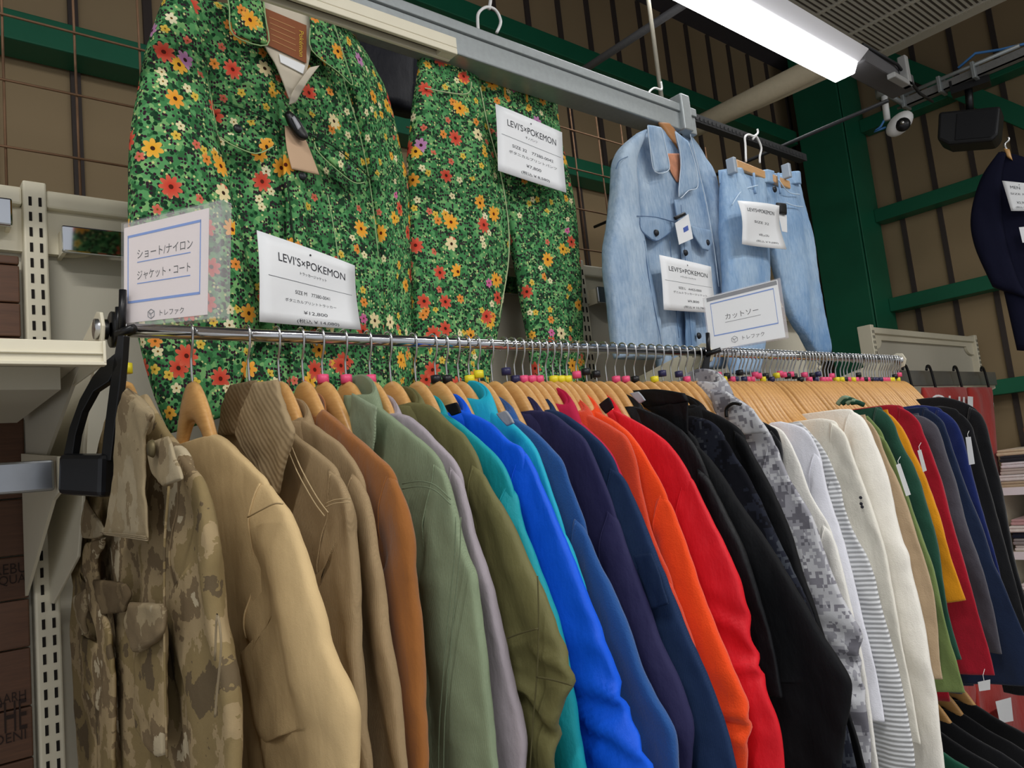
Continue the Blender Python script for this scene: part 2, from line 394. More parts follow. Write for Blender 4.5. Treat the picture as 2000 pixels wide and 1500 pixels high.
g2 = gondola('rear_gondola', 3.63, [3.63, 4.93], 1.64, .515, 'cream display rack in the corner under the green girts, behind the red shirts')
# brown plank back board of the left bay with print
F = Frame(-.9, 1.372, 0)
e = eframe('printed_board', F, 'dark brown wood plank board with printed lettering in the left rack bay', 'board')
zz = -1.3
zs = []
while zz < .42:
    h = random.uniform(.05, .085); zs.append((zz, min(.42, zz+h-.002))); zz += h
mb = MB()
for a, b in zs: mb.box((.0, 0, a), (1.096, .012, b))
mb.build('planks', M['brown'], e, bev=.002)
ip = plain('board_print', '2a1c16', .8)
for tx, (x, y), h, wd in (('REBU', (20, 1111), .015, .040), ('QUA', (24, 1133), .015, .034), ('AARH', (20, 1362), .013, .038), ('THE', (17, 1400), .042, .044), ('DENI', (20, 1440), .013, .038)):
    q = F.P3(x, y); qq = Quad(q+Vector((-wd/2, 0, h/2)), q+Vector((wd/2, 0, h/2)), q+Vector((wd/2, 0, -h/2)), q+Vector((-wd/2, 0, -h/2)))
    qq.text(tx, .5, .5, 1, .002, 'lettering', ip, e, True, 1)
# chrome back bars on their bracket
def boxbar(name, x0, x1, y, z, h, d, label, mat, group=None):
    o = empty(name, (x0, y, z+EYE), 0, label, 'bar', group)
    MB().box((0, -d/2, -h/2), (x1-x0, d/2, h/2)).build('bar', mat, o, bev=.003)
    for x in (.004, x1-x0-.004): MB().box((x-.003, d/2, -h/2), (x+.003, YG-y, h/2-.004)).build('bracket', M['cream'], o)
    return o
bright = plain('polished_bar', 'cfd3d8', .07, 1)
boxbar('back_bar', .252, 1.41, 1.352, .449, .044, .010, 'polished rectangular chrome bar high across the first rack bay', bright)
boxbar('back_bar', -.98, .186, 1.352, .482, .044, .010, 'chrome bar at the far left above the brown plank board', bright)
boxbar('back_bar', 1.49, 2.57, 1.352, .449, .044, .010, 'chrome bar behind the hanging denim clothes', bright)
# left bay: shelf and low bar
e = empty('steel_shelf', (-.95, .88, EYE+.182), 0, 'cream steel shelf projecting at the left edge above the brown board', 'shelf')
MB().box((0, 0, -.0035), (1.150, .485, 0)).build('shelf_board', M['cream'], e, bev=.001)
mb = MB(); mb.box((0, -.004, -.022), (1.150, 0, .002)); mb.box((0, -.007, -.0125), (1.147, -.003, -.0105)); mb.box((0, -.007, -.024), (1.15, .004, -.020)); mb.box((1.147, -.007, -.022), (1.150, .3, .002)); mb.build('front_lip', M['cream'], e, bev=.0008)
mb = MB(); mb.box((0, .12, -.03), (1.13, .44, -.004)); mb.build('support_tray', M['panel'], e)
MB().prism([(1.146, .10, -.004), (1.146, .484, -.004), (1.146, .484, -.16), (1.146, .40, -.12)], (.004, 0, 0)).build('bracket', M['panel'], e)
e = empty('low_bar', (-.95, 1.1, EYE+.060), 0, 'chrome rectangular clothes bar low at the left edge', 'bar')
MB().box((0, -.006, -.019), (1.137, .006, .019)).build('bar', plain('brushed_bar', 'a9adb2', .3, 1, nb=.1), e, bev=.003)
MB().prism([(1.14, -.01, .022), (1.14, .264, .05), (1.14, .264, -.16), (1.14, .03, -.03), (1.14, -.01, -.022)], (.004, 0, 0)).build('bracket', M['cream'], e)
# ------------------------------------------------------------------ garment rails with arms
ZR = .2245
def rail(x0, x1, label, flange):
    o = empty('garment_rail', (x0, 1.0, EYE+ZR), 0, label, 'rail')
    MB().tube([(0, 0, 0), (x1-x0, 0, 0)], .0088, 20).build('pipe', M['chrome'], o, True)
    Fx = Frame(0, 0, 0)
    for x in (-.012, x1-x0+.008):
        # side plate from the rail back to the slotted post, sweeping down
        P = [(.022, .017), (.005, .0225), (-.012, .018), (-.02, 0), (-.012, -.02), (.03, -.032), (.075, -.075), (.10, -.13), (.12, -.2), (.16, -.27), (.34, -.34), (.363, -.34), (.363, -.07), (.35, -.055)]
        MB().prism([(x-.002, p[0], p[1]) for p in P], (.004, 0, 0)).build('arm_plate', M['cream'], o, bev=.001)
        MB().tube([(x-.006, 0, 0), (x+.008, 0, 0)], .0125, 16).build('pipe_cup', M['wire'], o, True)
    if flange:
        MB().tube([(-.0, 0, 0), (.004, 0, 0), (.005, 0, 0), (.016, 0, 0)], [.022, .022, .013, .013], 20).build('end_flange', M['black'], o, True)
    return o
rail(.235, 1.420, 'chrome pipe rail carrying the jackets, left bay of the rack', True)
rail(1.446, 2.40, 'chrome pipe rail carrying the tops, right bay of the rack', False)
# ------------------------------------------------------------------ hangers
HA = [(.196, -.012), (.16, .010), (.12, .034), (.08, .070), (.045, .125), (.02, .154), (0, .161)]
HB = [(.196, -.030), (.155, -.010), (.115, .010), (.075, .038), (.042, .082), (.018, .103), (0, .108)]
HT = [.012, .012, .012, .012, .014, .016, .017]
HA = [(-p[0], p[1]) for p in HA[:-1]]+HA[::-1]; HB = [(-p[0], p[1]) for p in HB[:-1]]+HB[::-1]; HT = HT[:-1]+HT[::-1]
def hook_pts(tilt=0):
    P = [(0, .155), (0, .186), (.003, .196), (.0095, .209), (.0118, .2245), (.0088, .2335), (0, .2372), (-.0088, .2335), (-.0118, .2245), (-.0105, .215)]
    out = []
    for i in range(28):
        p = cr_interp(P, 9*i/27); out.append((p[0], -tilt*max(0, p[1]-.2245)*0, p[1]))
    return out
H0 = {}
def hanger_data(short=False):
    global HA, HB, HT
    if short == 'mid':
        HA = [(.160, .004), (.14, .018), (.11, .040), (.08, .070), (.045, .125), (.02, .154), (0, .161)]; HB = [(.160, -.014), (.137, -.004), (.106, .014), (.075, .038), (.042, .082), (.018, .103), (0, .108)]; HT = [.012, .012, .012, .012, .014, .016, .017]
        HA = [(-p[0], p[1]) for p in HA[:-1]]+HA[::-1]; HB = [(-p[0], p[1]) for p in HB[:-1]]+HB[::-1]; HT = HT[:-1]+HT[::-1]
    elif short:
        HA = [(.118, .024), (.10, .040), (.078, .066), (.045, .125), (.02, .154), (0, .161)]; HB = [(.118, .006), (.098, .016), (.074, .036), (.042, .082), (.018, .103), (0, .108)]; HT = [.012, .012, .012, .014, .016, .017]
        HA = [(-p[0], p[1]) for p in HA[:-1]]+HA[::-1]; HB = [(-p[0], p[1]) for p in HB[:-1]]+HB[::-1]; HT = HT[:-1]+HT[::-1]
    t = empty('tmp', (0, 0, 0))
    b, _ = panel('hanger_body', HA, HB, HT, M['wood'], t, rows=48, cols=14, sq=.8, ends=(.6, .6))
    k = MB().tube(hook_pts(), .0017, 7).build('hook', M['wire'], t, True)
    s = MB().tube([(0, 0, .158), (0, 0, .1585), (0, 0, .1705), (0, 0, .1712)], [.005, .0084, .0084, .005], 14).build('size_ring', M['pink'], t, True)
    H0[{False: 'body', True: 'short', 'mid': 'mid'}[short]] = b.data; H0['hook'] = k.data
    for c in ('pink', 'yellow', 'navyr', 'blackr'):
        d = s.data.copy(); d.materials.clear(); d.materials.append(M[c]); H0[c] = d
    for o in (b, k, s): bpy.data.objects.remove(o)
    bpy.data.objects.remove(t)
hanger_data(); hanger_data(True); hanger_data('mid')
RINGN = dict(pink='pink', yellow='yellow', navyr='navy blue', blackr='black')
def hanger(X, label, group, ring=None, jit=0, Y=1.0, Z=EYE, rz=R(-90), short=False):
    e = empty('clothes_hanger', (X, Y, Z), rz+jit, label, 'hanger', group)
    for k, n in (({False: 'body', True: 'short', 'mid': 'mid'}[short], 'wooden_body'), ('hook', 'hook')):
        o = bpy.data.objects.new(n, H0[k]); C.objects.link(o); o.parent = e
    if ring:
        o = bpy.data.objects.new('size_ring', H0[ring]); C.objects.link(o); o.parent = e
        if random.random() < .3: o.location.z = random.uniform(.008, .016)
    return e
# ------------------------------------------------------------------ garments on the rail
def nz(*a): return noise.noise(Vector(a))
def mkfold(seed, amp=.005, freq=9, z0=.0):
    def f(u, w_, a, t):
        k = min(1, max(0, (z0-w_)/.25))
        return amp*k*math.sin(2*math.pi*freq*(u+.02*nz(w_*3, seed, 0))+seed)+amp*.9*k*nz(u*14, w_*5, seed)+.0018*nz(u*45, w_*30, seed+5)-amp*.9*k*abs(nz(u*20, w_*3.2, seed+8))
    return f
def mksleeve(seed, amp=.006, elbow=None):
    def f(u, w_, a, t):
        g = amp*.8*nz(u*11+w_*2, w_*4, seed)+.0018*nz(u*50, w_*40, seed)+amp*.6*math.sin(a*4.5+seed+w_*3)-amp*1.3*abs(nz(u*17+w_*5, w_*4.5, seed+9))
        if elbow is not None:
            k = math.exp(-((w_-elbow)/.07)**2); g += .006*k*math.sin(w_*120+a*3+nz(u*20, w_*20, seed)*3)
        return g
    return f
def resample(P, ds=.03):
    L = [0]
    for a, b in zip(P, P[1:]): L.append(L[-1]+math.dist(a, b))
    n = max(3, int(L[-1]/ds)); out = []
    for i in range(n+1):
        s_ = L[-1]*i/n; k = 0
        while k < len(L)-2 and L[k+1] < s_: k += 1
        f = (s_-L[k])/max(1e-6, L[k+1]-L[k])
        out.append(cr_interp(P, k+f))
    return out, L[-1]
def sleeve_edges(O, w0, w1, wlen=.6):
    S, Ltot = resample(O); I = []; th = []; L = 0
    for i, p in enumerate(S):
        a = S[max(0, i-2)]; b = S[min(len(S)-1, i+2)]
        d = (b[0]-a[0], b[1]-a[1]); m = math.hypot(*d) or 1; n = (d[1]/m, -d[0]/m)
        if i: L += math.dist(S[i-1], p)
        k = min(1, L/wlen); ww = w0+(w1-w0)*k
        if i < 5:   # blend to the armhole line
            h = 1-i/5; n = (n[0]*(1-h)+(-.25)*h, n[1]*(1-h)+(-.97)*h); m = math.hypot(*n); n = (n[0]/m, n[1]/m)
        I.append((p[0]+n[0]*ww, p[1]+n[1]*ww))
    return S, I
def collar_stand(parent, mat, s0=.062, z0=.10, h=.045, kind='fold', seed=0, thick=.004):
    """collar swept round the hanger neck; opening at the front (local -y)"""
    prof = dict(fold=[(.0, 0), (.004, .55), (.006, 1), (.013, 1.06), (.022, .75), (.030, .25), (.034, -.15)],
                stand=[(0, 0), (.002, .5), (.001, 1)], crew=[(0, .0), (-.004, .25), (-.012, .42)],
                hood=[(.0, 0), (.006, .5), (.010, .95), (.018, 1.0), (.028, .75), (.036, .3), (.040, -.15)])[kind]
    th = dict(fold=.0035, stand=.004, crew=.004, hood=.007)[kind]
    nang = 40; vs_ = []; fs = []; N = 14; prof = [cr_interp(prof, (len(prof)-1)*i/N) for i in range(N+1)]
    amax = R(180 if kind == 'crew' else 165)
    for k in (0, 1):
        for i in range(nang+1):
            q = -amax+2*amax*i/nang; c, s_ = math.cos(q), math.sin(q)
            for (o, hh) in prof:
                rr = o+(th if k else 0)
                dip = (1-c)/2*.03
                vs_.append((s_*(s0+rr), c*(.013+rr*(.18 if kind == 'hood' else .28)), z0+hh*h*(.6 if kind == 'crew' else 1)-dip-abs(s_)**2*.02+(.008 if kind == 'crew' else .006)+.002*nz(q*2, hh*3, seed)))
    n1 = len(prof); K = (nang+1)*n1
    for i in range(nang):
        for j in range(n1-1):
            a = i*n1+j; fs.append((a, a+1, a+n1+1, a+n1)); fs.append((K+a, K+a+n1, K+a+n1+1, K+a+1))
        a = i*n1; fs.append((a, a+n1, K+a+n1, K+a)); a = i*n1+n1-1; fs.append((a, K+a, K+a+n1, a+n1))
    for j in range(n1-1):
        fs.append((j, K+j, K+j+1, j+1)); a = nang*n1+j; fs.append((a, a+1, K+a+1, K+a))
    return mesh('hood' if kind == 'hood' else 'collar', vs_, fs, mat, parent)
GX_ = []
def garment(name, label, cat, X, px, mat, collar='fold', ext=.22, hem=-.62, wend=.11, w0=.17, th=1.0, short=False, ring=None, elbow=None, hl=None, seams=True, yaw=0, ch=.036, local=None, thr=.19, amp=1.0, seammat=None, s0=.058):
    F = Frame(X, 1.0, -90+yaw); e = eframe(name, F, label, cat); seed = X*37
    pts = [F.L(*p) for p in px]
    if local: pts = local; e.location.z -= .86
    k = next((i for i, p in enumerate(pts) if p[0] >= thr), min(2, len(pts)-2))
    tip = pts[k]
    neck = pts[0]
    if neck[0] < .05: # the neck point lies behind the collar: keep a plausible neckline
        pts = [p for p in pts[:k] if p[0] > .07]+pts[k:]; k = next(i for i, p in enumerate(pts) if p == tip); pts.insert(0, (.05, max(pts[0][1]+.012, .105))); k += 1
    # body edges
    A = pts[:k+1]; A = [A[0]]+[p for p in A[1:] if p[0] > A[0][0]+.005]
    if len(A) < 3: A.insert(1, ((A[0][0]+A[-1][0])/2, (A[0][1]+A[-1][1])/2+.004))
    nsh = len(A)
    A = A+[(tip[0]+.002, tip[1]-.045), (tip[0]-.018, tip[1]-.12), (tip[0]-.028, tip[1]-.2)]
    h_ = hem; w_ = tip[0]-.025
    for q in (.33, .66, 1): A.append((w_+.02*q, A[nsh+2][1]+(h_-A[nsh+2][1])*q))
    B = [(-p[0], p[1]) for p in A]
    T_ = [.017]+[.020]*(nsh-1)+[.022, .023, .025, .025, .025, .024]; T_ = [x*th for x in T_]
    out = {}
    ob, surf = panel('body', A, B, T_, mat, e, fold=mkfold(seed, .0055*amp, 8, tip[1]), cols=56, rows=60)
    out['body'] = surf
    # near sleeve
    O = pts[k:]
    if ext:
        a, b = O[-2], O[-1]; d = ((b[0]-a[0]), (b[1]-a[1])); m = math.hypot(*d); dx = max(-.25, min(.2, d[0]/m))
        O = O+[(b[0]+dx*ext*.5, b[1]-ext*.5), (b[0]+dx*ext*.7, b[1]-ext)]
    O = [(tip[0]-.012, tip[1]+.006)]+O
    S, I = sleeve_edges(O, w0, wend)
    n = len(S); Ts = [(.015+.011*math.sin(math.pi*min(1, i/n*1.4)))*th for i in range(n)]; Ts[0] = .017*th
    ob2, ssurf = panel('sleeve', S, I, Ts, mat, e, n0=.004, fold=mksleeve(seed, .0065*amp, elbow), cols=36, rows=n*4)
    out['sleeve'] = ssurf; out['n'] = n
    # far sleeve: mirrored
    S2 = [(-p[0], p[1]) for p in S]; I2 = [(-p[0], p[1]) for p in I]
    panel('sleeve', I2, S2, Ts, mat, e, n0=.004, fold=mksleeve(seed+3, .004*amp), cols=24, rows=n*2)
    if collar: collar_stand(e, mat, s0=max(.035, min(s0, A[0][0]-.005)) if collar in ('fold', 'hood') else A[0][0]-.004, z0=A[0][1]-.012, h=ch, kind=collar, seed=seed)
    if seams:
        sm = seammat or mat
        seam('shoulder_seam', ssurf, [(.35, -.98), (.30, -.3), (.3, .3), (.35, .98)], sm, e, .0011)
    if not local: GX_.append((X, ring, hl or label))
    out.update(e=e, F=F, A=A, S=S, I=I)
    return out
# ---- fabrics
camo1 = camo('tan_camo', [(0, '5f513c'), (.40, '86744f'), (.48, 'a08c69'), (.54, '77654b'), (.60, 'b9ab8e'), (.68, '8d7a5c')], 8)
camog = camo('grey_digital_camo', [(0, '6e6d75'), (.42, '9b9ba2'), (.50, 'c3c4c8'), (.58, '85848c'), (.66, 'dcdde0')], 14, .006)
camod = camo('dark_digital_camo', [(0, '12131a'), (.50, '20232e'), (.58, '3c4048'), (.64, '181a24')], 14, .005)
G = {}
G['camo'] = garment('field_jacket', 'tan and brown camouflage field jacket at the left end of the rail', 'jacket', .249,
  [(285, 770), (330, 850), (370, 895), (397, 935), (415, 1000), (428, 1070), (431, 1175), (442, 1250), (460, 1325), (472, 1500)], camo1, None, ring='yellow', hl='camouflage field jacket', seams=True, w0=.16)
G['cream'] = garment('light_jacket', 'smooth cream beige jacket with a wide sleeve, second on the rail', 'jacket', .327,
  [(418, 848), (440, 860), (480, 900), (520, 945), (552, 985), (575, 1030), (600, 1100), (630, 1200), (645, 1265), (680, 1340), (695, 1395), (700, 1500)], fabric('cream_cotton', 'c9ae80', .75, kind='plain', wr=.3), None, w0=.17, wend=.2, hl='cream beige jacket')
G['khaki1'] = garment('work_jacket', 'khaki jacket with big corduroy collar and double stitched seams', 'jacket', .401,
  [(548, 790), (572, 845), (615, 880), (660, 925), (685, 970), (690, 1050), (697, 1125), (702, 1225), (710, 1325), (720, 1500)], fabric('khaki_cotton', '9a8463', .85), None, hl='khaki jacket with the big collar')
G['khaki2'] = garment('coat', 'khaki coat with rolled collar between the big collared jacket and the brown suede one', 'jacket', .443,
  [(590, 815), (640, 850), (672, 878), (705, 930), (728, 985), (740, 1045), (752, 1110), (760, 1180), (772, 1260), (783, 1350), (800, 1500)], fabric('khaki_cotton_light', '9c8564', .85), 'fold', hl='second khaki coat')
G['brown'] = garment('suede_jacket', 'rust brown suede jacket', 'jacket', .478,
  [(632, 800), (685, 845), (725, 880), (768, 925), (793, 985), (807, 1050), (813, 1150), (822, 1250), (831, 1375), (841, 1500)], fabric('rust_suede', '97602f', .95, kind='suede'), 'stand', hl='rust brown suede jacket')
G['sage'] = garment('denim_work_jacket', 'sage green denim jacket with standing collar and double stitching', 'jacket', .545,
  [(735, 790), (790, 835), (832, 870), (862, 905), (882, 965), (901, 1041), (909, 1073), (928, 1127), (933, 1180), (944, 1260), (952, 1340), (968, 1500)], fabric('sage_denim', '869478', .9), 'fold', ring='pink', hl='sage green jacket', ch=.055)
G['lav'] = garment('blouson', 'pale lavender grey jacket between sage green and olive', 'jacket', .585,
  [(760, 782), (800, 815), (850, 860), (897, 915), (915, 977), (933, 1046), (960, 1127), (976, 1206), (989, 1276), (1005, 1366), (1021, 1436), (1023, 1500)], fabric('lavender_grey', 'a49ba2', .6, kind='plain'), 'fold', ring='pink', hl='lavender grey jacket')
G['olive'] = garment('parka', 'olive green jacket with a bent panelled elbow', 'jacket', .62,
  [(800, 755), (840, 793), (880, 828), (910, 857), (939, 913), (976, 967), (1008, 1020), (1035, 1084), (1067, 1153), (1098, 1238), (1120, 1313), (1119, 1340), (1104, 1393), (1090, 1500)], fabric('olive_nylon', '6d6a44', .6, kind='plain', wr=.5), 'hood', w0=.18, wend=.14, elbow=-.27, hl='olive green jacket')
G['turq'] = garment('windbreaker', 'turquoise windbreaker showing beside the olive jacket', 'jacket', .665,
  [(835, 790), (880, 815), (930, 855), (976, 900), (1000, 950), (1020, 1020), (1050, 1110), (1090, 1230), (1120, 1361), (1146, 1500)], fabric('turquoise_nylon', '1b98a4', .55, kind='plain'), 'fold', hl='turquoise windbreaker')
G['bblue'] = garment('windbreaker', 'bright cobalt blue windbreaker', 'jacket', .703,
  [(900, 800), (955, 825), (992, 860), (1022, 880), (1050, 935), (1088, 1020), (1120, 1100), (1146, 1170), (1184, 1270), (1205, 1334), (1226, 1403), (1269, 1500)], fabric('cobalt_nylon', '0f5ae0', .5, kind='plain', wr=.4), 'fold', elbow=-.3, ring='blackr', hl='cobalt blue windbreaker')
G['turq2'] = garment('windbreaker', 'turquoise jacket with upright hood between the two blue jackets', 'jacket', .748,
  [(900, 760), (960, 800), (1010, 835), (1048, 880), (1070, 940), (1100, 1030), (1130, 1110), (1150, 1180)], fabric('turquoise_light', '1fa9c4', .55, kind='plain'), 'hood', ch=.05, hl='hooded turquoise jacket')
G['steel'] = garment('soft_shell_jacket', 'medium navy blue soft jacket beside the cobalt one', 'jacket', .79,
  [(940, 752), (997, 812), (1040, 840), (1075, 875), (1098, 903), (1114, 950), (1141, 1020), (1173, 1094), (1210, 1169), (1242, 1249), (1269, 1324), (1300, 1380), (1325, 1430), (1330, 1500)], fabric('medium_blue', '23518f', .8, kind='knit'), 'hood', ring='yellow', hl='medium blue jacket')
G['npur'] = garment('hooded_jacket', 'dark purplish navy hooded jacket', 'jacket', .85,
  [(1030, 760), (1077, 807), (1110, 832), (1143, 860), (1168, 913), (1200, 999), (1226, 1073), (1258, 1158), (1290, 1254), (1315, 1303), (1339, 1366), (1355, 1430), (1350, 1500)], fabric('purple_navy', '2b2a4e', .75, kind='plain'), 'hood', ring='navyr', hl='purplish navy hooded jacket')
G['navy2'] = garment('utility_jacket', 'dark navy jacket with a patch pocket on the sleeve', 'jacket', .888,
  [(1055, 780), (1098, 807), (1140, 835), (1180, 872), (1205, 915), (1232, 967), (1269, 1057), (1307, 1153), (1344, 1244), (1376, 1313), (1413, 1420), (1435, 1500)], fabric('dark_navy', '1d3153', .8), 'fold', ring='pink', hl='dark navy utility jacket')
G['crim'] = garment('hooded_jacket', 'crimson pink hooded jacket just before the orange ones', 'jacket', .925,
  [(1050, 745), (1109, 807), (1150, 840), (1190, 880), (1215, 930), (1250, 1010), (1290, 1110)], fabric('crimson', 'b81f45', .75, kind='plain'), 'hood', ch=.05, ring='pink', hl='crimson hooded jacket')
G['or1'] = garment('fleece_jacket', 'burnt orange red jacket with raised collar, nearer of the two orange ones', 'jacket', .96,
  [(1095, 758), (1140, 795), (1194, 833), (1232, 868), (1253, 956), (1275, 1046), (1310, 1130), (1350, 1230), (1380, 1330), (1400, 1420), (1430, 1500)], fabric('burnt_orange', 'd24426', .8, kind='knit'), 'hood', ring='yellow', hl='burnt orange red jacket')
G['or2'] = garment('fleece_jacket', 'vivid orange jacket next to the bright red one', 'jacket', .995,
  [(1130, 770), (1200, 823), (1232, 850), (1266, 900), (1301, 967), (1328, 1030), (1355, 1105), (1381, 1180), (1413, 1254), (1445, 1329), (1466, 1388), (1466, 1446), (1461, 1500)], fabric('vivid_orange', 'f04a14', .8, kind='knit'), 'fold', elbow=-.42, ring='yellow', hl='vivid orange jacket')
G['red'] = garment('rain_jacket', 'bright red nylon jacket with a creased elbow', 'jacket', 1.045,
  [(1190, 800), (1259, 833), (1307, 868), (1346, 926), (1381, 999), (1413, 1063), (1440, 1126), (1456, 1180), (1466, 1244), (1493, 1340), (1520, 1420), (1530, 1500)], fabric('bright_red', 'd8202c', .5, kind='plain', wr=.5), 'fold', elbow=-.3, ring='blackr', hl='bright red jacket')
G['puf'] = garment('padded_jacket', 'black padded jacket behind the bright red one', 'jacket', 1.10,
  [(1220, 788), (1260, 800), (1307, 823), (1350, 860), (1380, 920), (1420, 1000), (1460, 1080)], fabric('black_nylon', '16171a', .5, kind='plain', wr=.6), 'hood', hl='black padded jacket')
G['big'] = garment('overcoat', 'large matte black coat with a wide open collar and bent sleeve', 'coat', 1.155,
  [(1330, 830), (1365, 868), (1392, 900), (1410, 925), (1451, 988), (1504, 1062), (1562, 1153), (1616, 1244), (1664, 1318), (1667, 1366), (1653, 1446), (1648, 1500)], fabric('matte_black', '121316', .75, kind='plain'), None, w0=.19, wend=.17, ring='pink', hl='large black coat', thr=.14)
G['dc'] = garment('camouflage_jacket', 'dark navy digital camouflage jacket between two black ones', 'jacket', 1.215,
  [(1350, 812), (1387, 823), (1413, 850), (1435, 890), (1456, 924), (1488, 988), (1520, 1057), (1552, 1126), (1584, 1196), (1610, 1280)], camod, 'fold', thr=.15, hl='dark digital camouflage jacket')
G['b3'] = garment('hooded_jacket', 'black hooded jacket between the dark and the grey camouflage ones', 'jacket', 1.27,
  [(1355, 790), (1413, 817), (1450, 845), (1477, 892), (1515, 967), (1546, 1041), (1573, 1126), (1594, 1180), (1613, 1244), (1640, 1330)], fabric('black_twill', '0f1013', .7, kind='plain'), 'hood', thr=.16, ring='navyr', hl='black hooded jacket')
G['gc'] = garment('camouflage_parka', 'light grey digital camouflage parka with a hood at the end of the left rail', 'jacket', 1.375,
  [(1400, 758), (1429, 780), (1482, 817), (1511, 862), (1541, 935), (1584, 1004), (1605, 1063), (1626, 1126), (1653, 1190), (1680, 1233), (1676, 1286), (1690, 1366), (1697, 1420), (1700, 1500)], camog, 'hood', thr=.15, ch=.055, elbow=-.4, hl='grey digital camouflage parka')
# ---- tops in the second bay
def top(key, name, label, X, px, mat, **k):
    k.setdefault('collar', 'crew'); k.setdefault('thr', .18); k.setdefault('w0', .15)
    G[key] = garment(name, label, k.pop('cat', 'shirt'), X, px, mat, **k)
top('tee', 't_shirt', 'black short sleeve shirt at the left end of the white tops', 1.452, [(1488, 823), (1505, 832), (1520, 845), (1530, 876), (1531, 892)], fabric('black_jersey', '101115', .9, kind='knit'), ext=.05, th=.8, ring='yellow')
top('w1', 'long_sleeve_shirt', 'plain white long sleeve shirt, first of the white ones', 1.484, [(1498, 828), (1530, 844), (1560, 900), (1584, 967), (1621, 1030), (1642, 1084), (1664, 1180), (1690, 1300), (1720, 1500)], fabric('white_jersey', 'efede6', .9, kind='knit'), th=.8, ring='yellow')
top('w2', 'long_sleeve_shirt', 'bluish white shirt between the plain white and the ribbed striped ones', 1.516, [(1525, 823), (1573, 839), (1600, 885), (1620, 967), (1650, 1060), (1680, 1180)], fabric('bluish_white', 'e4e5ee', .9, kind='knit'), th=.8, ring='pink')
top('st', 'ribbed_sweater', 'light grey sweater with fine horizontal ribbing', 1.55, [(1562, 823), (1605, 872), (1633, 930), (1658, 1020), (1699, 1100), (1717, 1167), (1739, 1247), (1760, 1327), (1771, 1388), (1784, 1455), (1789, 1500)], fabric('ribbed_grey', 'dcdee0', .9, kind='rib'), th=.8, wend=.15, cat='sweater', ring='blackr')
top('c4', 'long_sleeve_shirt', 'off-white shirt between the ribbed sweater and the thick white sweatshirt', 1.612, [(1600, 817), (1635, 828), (1655, 850), (1670, 892), (1715, 1020), (1730, 1073), (1740, 1127), (1755, 1207), (1765, 1273), (1778, 1340), (1787, 1393), (1797, 1455)], fabric('offwhite', 'ebe7da', .9, kind='knit'), ext=0, th=.9, ring='pink')
top('sw', 'sweatshirt', 'thick creamy white sweatshirt with dropped shoulder', 1.68, [(1627, 801), (1667, 804), (1688, 820), (1707, 860), (1733, 927), (1747, 993), (1760, 1047), (1776, 1087), (1779, 1116), (1792, 1167), (1808, 1233), (1821, 1300), (1832, 1367), (1840, 1433), (1848, 1500)], fabric('cream_fleece', 'f2eee4', .95, kind='knit'), w0=.17, wend=.15, th=1.3, cat='sweater', ring='navyr')
top('be', 'long_sleeve_shirt', 'beige shirt beside the white sweatshirt, cuff showing', 1.738, [(1691, 815), (1715, 850), (1728, 887), (1749, 930), (1770, 980), (1800, 1073), (1821, 1153), (1829, 1212), (1835, 1287), (1841, 1327)], fabric('beige_jersey', 'b79f80', .9, kind='knit'), ext=0, th=.8, ring='pink')
top('lg', 't_shirt', 'light moss green top with a straight hem', 1.772, [(1695, 812), (1725, 850), (1750, 900), (1787, 1007), (1821, 1100), (1840, 1180), (1856, 1247), (1872, 1300), (1885, 1353)], fabric('moss_green', '74874f', .9, kind='knit'), ext=0, wend=.17, th=.8, ring='pink')
top('dg', 'long_sleeve_shirt', 'dark green shirt with a pale striped collar', 1.815, [(1700, 800), (1723, 798), (1746, 822), (1762, 865), (1781, 900), (1797, 940), (1811, 988), (1835, 1073), (1856, 1207), (1880, 1287)], fabric('bottle_green', '1f4a3a', .9, kind='knit'), th=.9, ext=0, hem=-.46, ring='blackr')
top('mu', 't_shirt', 'mustard yellow top between dark green and crimson', 1.858, [(1735, 805), (1765, 841), (1785, 885), (1803, 921), (1821, 967), (1840, 1020), (1857, 1085), (1872, 1130), (1887, 1172)], fabric('mustard', 'd68e12', .9, kind='knit'), ext=0, wend=.15, th=.8, ring='pink')
top('re', 'long_sleeve_shirt', 'crimson red shirt with wide sleeve and straight cuff', 1.925, [(1728, 791), (1765, 797), (1790, 815), (1803, 844), (1819, 881), (1840, 940), (1861, 1020), (1893, 1127), (1915, 1207), (1933, 1273), (1943, 1319)], fabric('crimson_knit', 'a01026', .9, kind='knit'), ext=0, wend=.16, th=.9, ring='pink')
top('gy', 'long_sleeve_shirt', 'charcoal grey shirt between crimson and navy', 2.0, [(1795, 812), (1822, 822), (1838, 848), (1852, 895), (1867, 940), (1888, 1020), (1917, 1100), (1933, 1153), (1947, 1212), (1959, 1276)], fabric('charcoal', '4c4a52', .9, kind='knit'), ext=0, th=.9, ring='yellow')
top('dn', 'sweatshirt', 'very dark navy sweatshirt after the charcoal shirt', 2.065, [(1776, 799), (1813, 799), (1842, 822), (1856, 860), (1872, 908), (1893, 967), (1920, 1033), (1941, 1100), (1960, 1140), (1987, 1207), (2005, 1250)], fabric('ink_navy', '14233f', .9, kind='knit'), ext=.1, wend=.17, th=1, cat='sweater', ring='pink')
top('nb', 'long_sleeve_shirt', 'royal navy blue shirt with a hanging white tag', 2.14, [(1792, 791), (1840, 801), (1866, 822), (1880, 849), (1891, 887), (1909, 953), (1925, 1010)], fabric('royal_navy', '13235c', .9, kind='knit'), th=.9, ring='pink')
top('b5', 'long_sleeve_shirt', 'black shirt next to the last one of the rail', 2.23, [(1835, 793), (1872, 804), (1895, 828), (1907, 865), (1925, 930), (1950, 1020), (1975, 1110)], fabric('black_knit', '0d0e12', .9, kind='knit'), th=.9, ring='navyr')
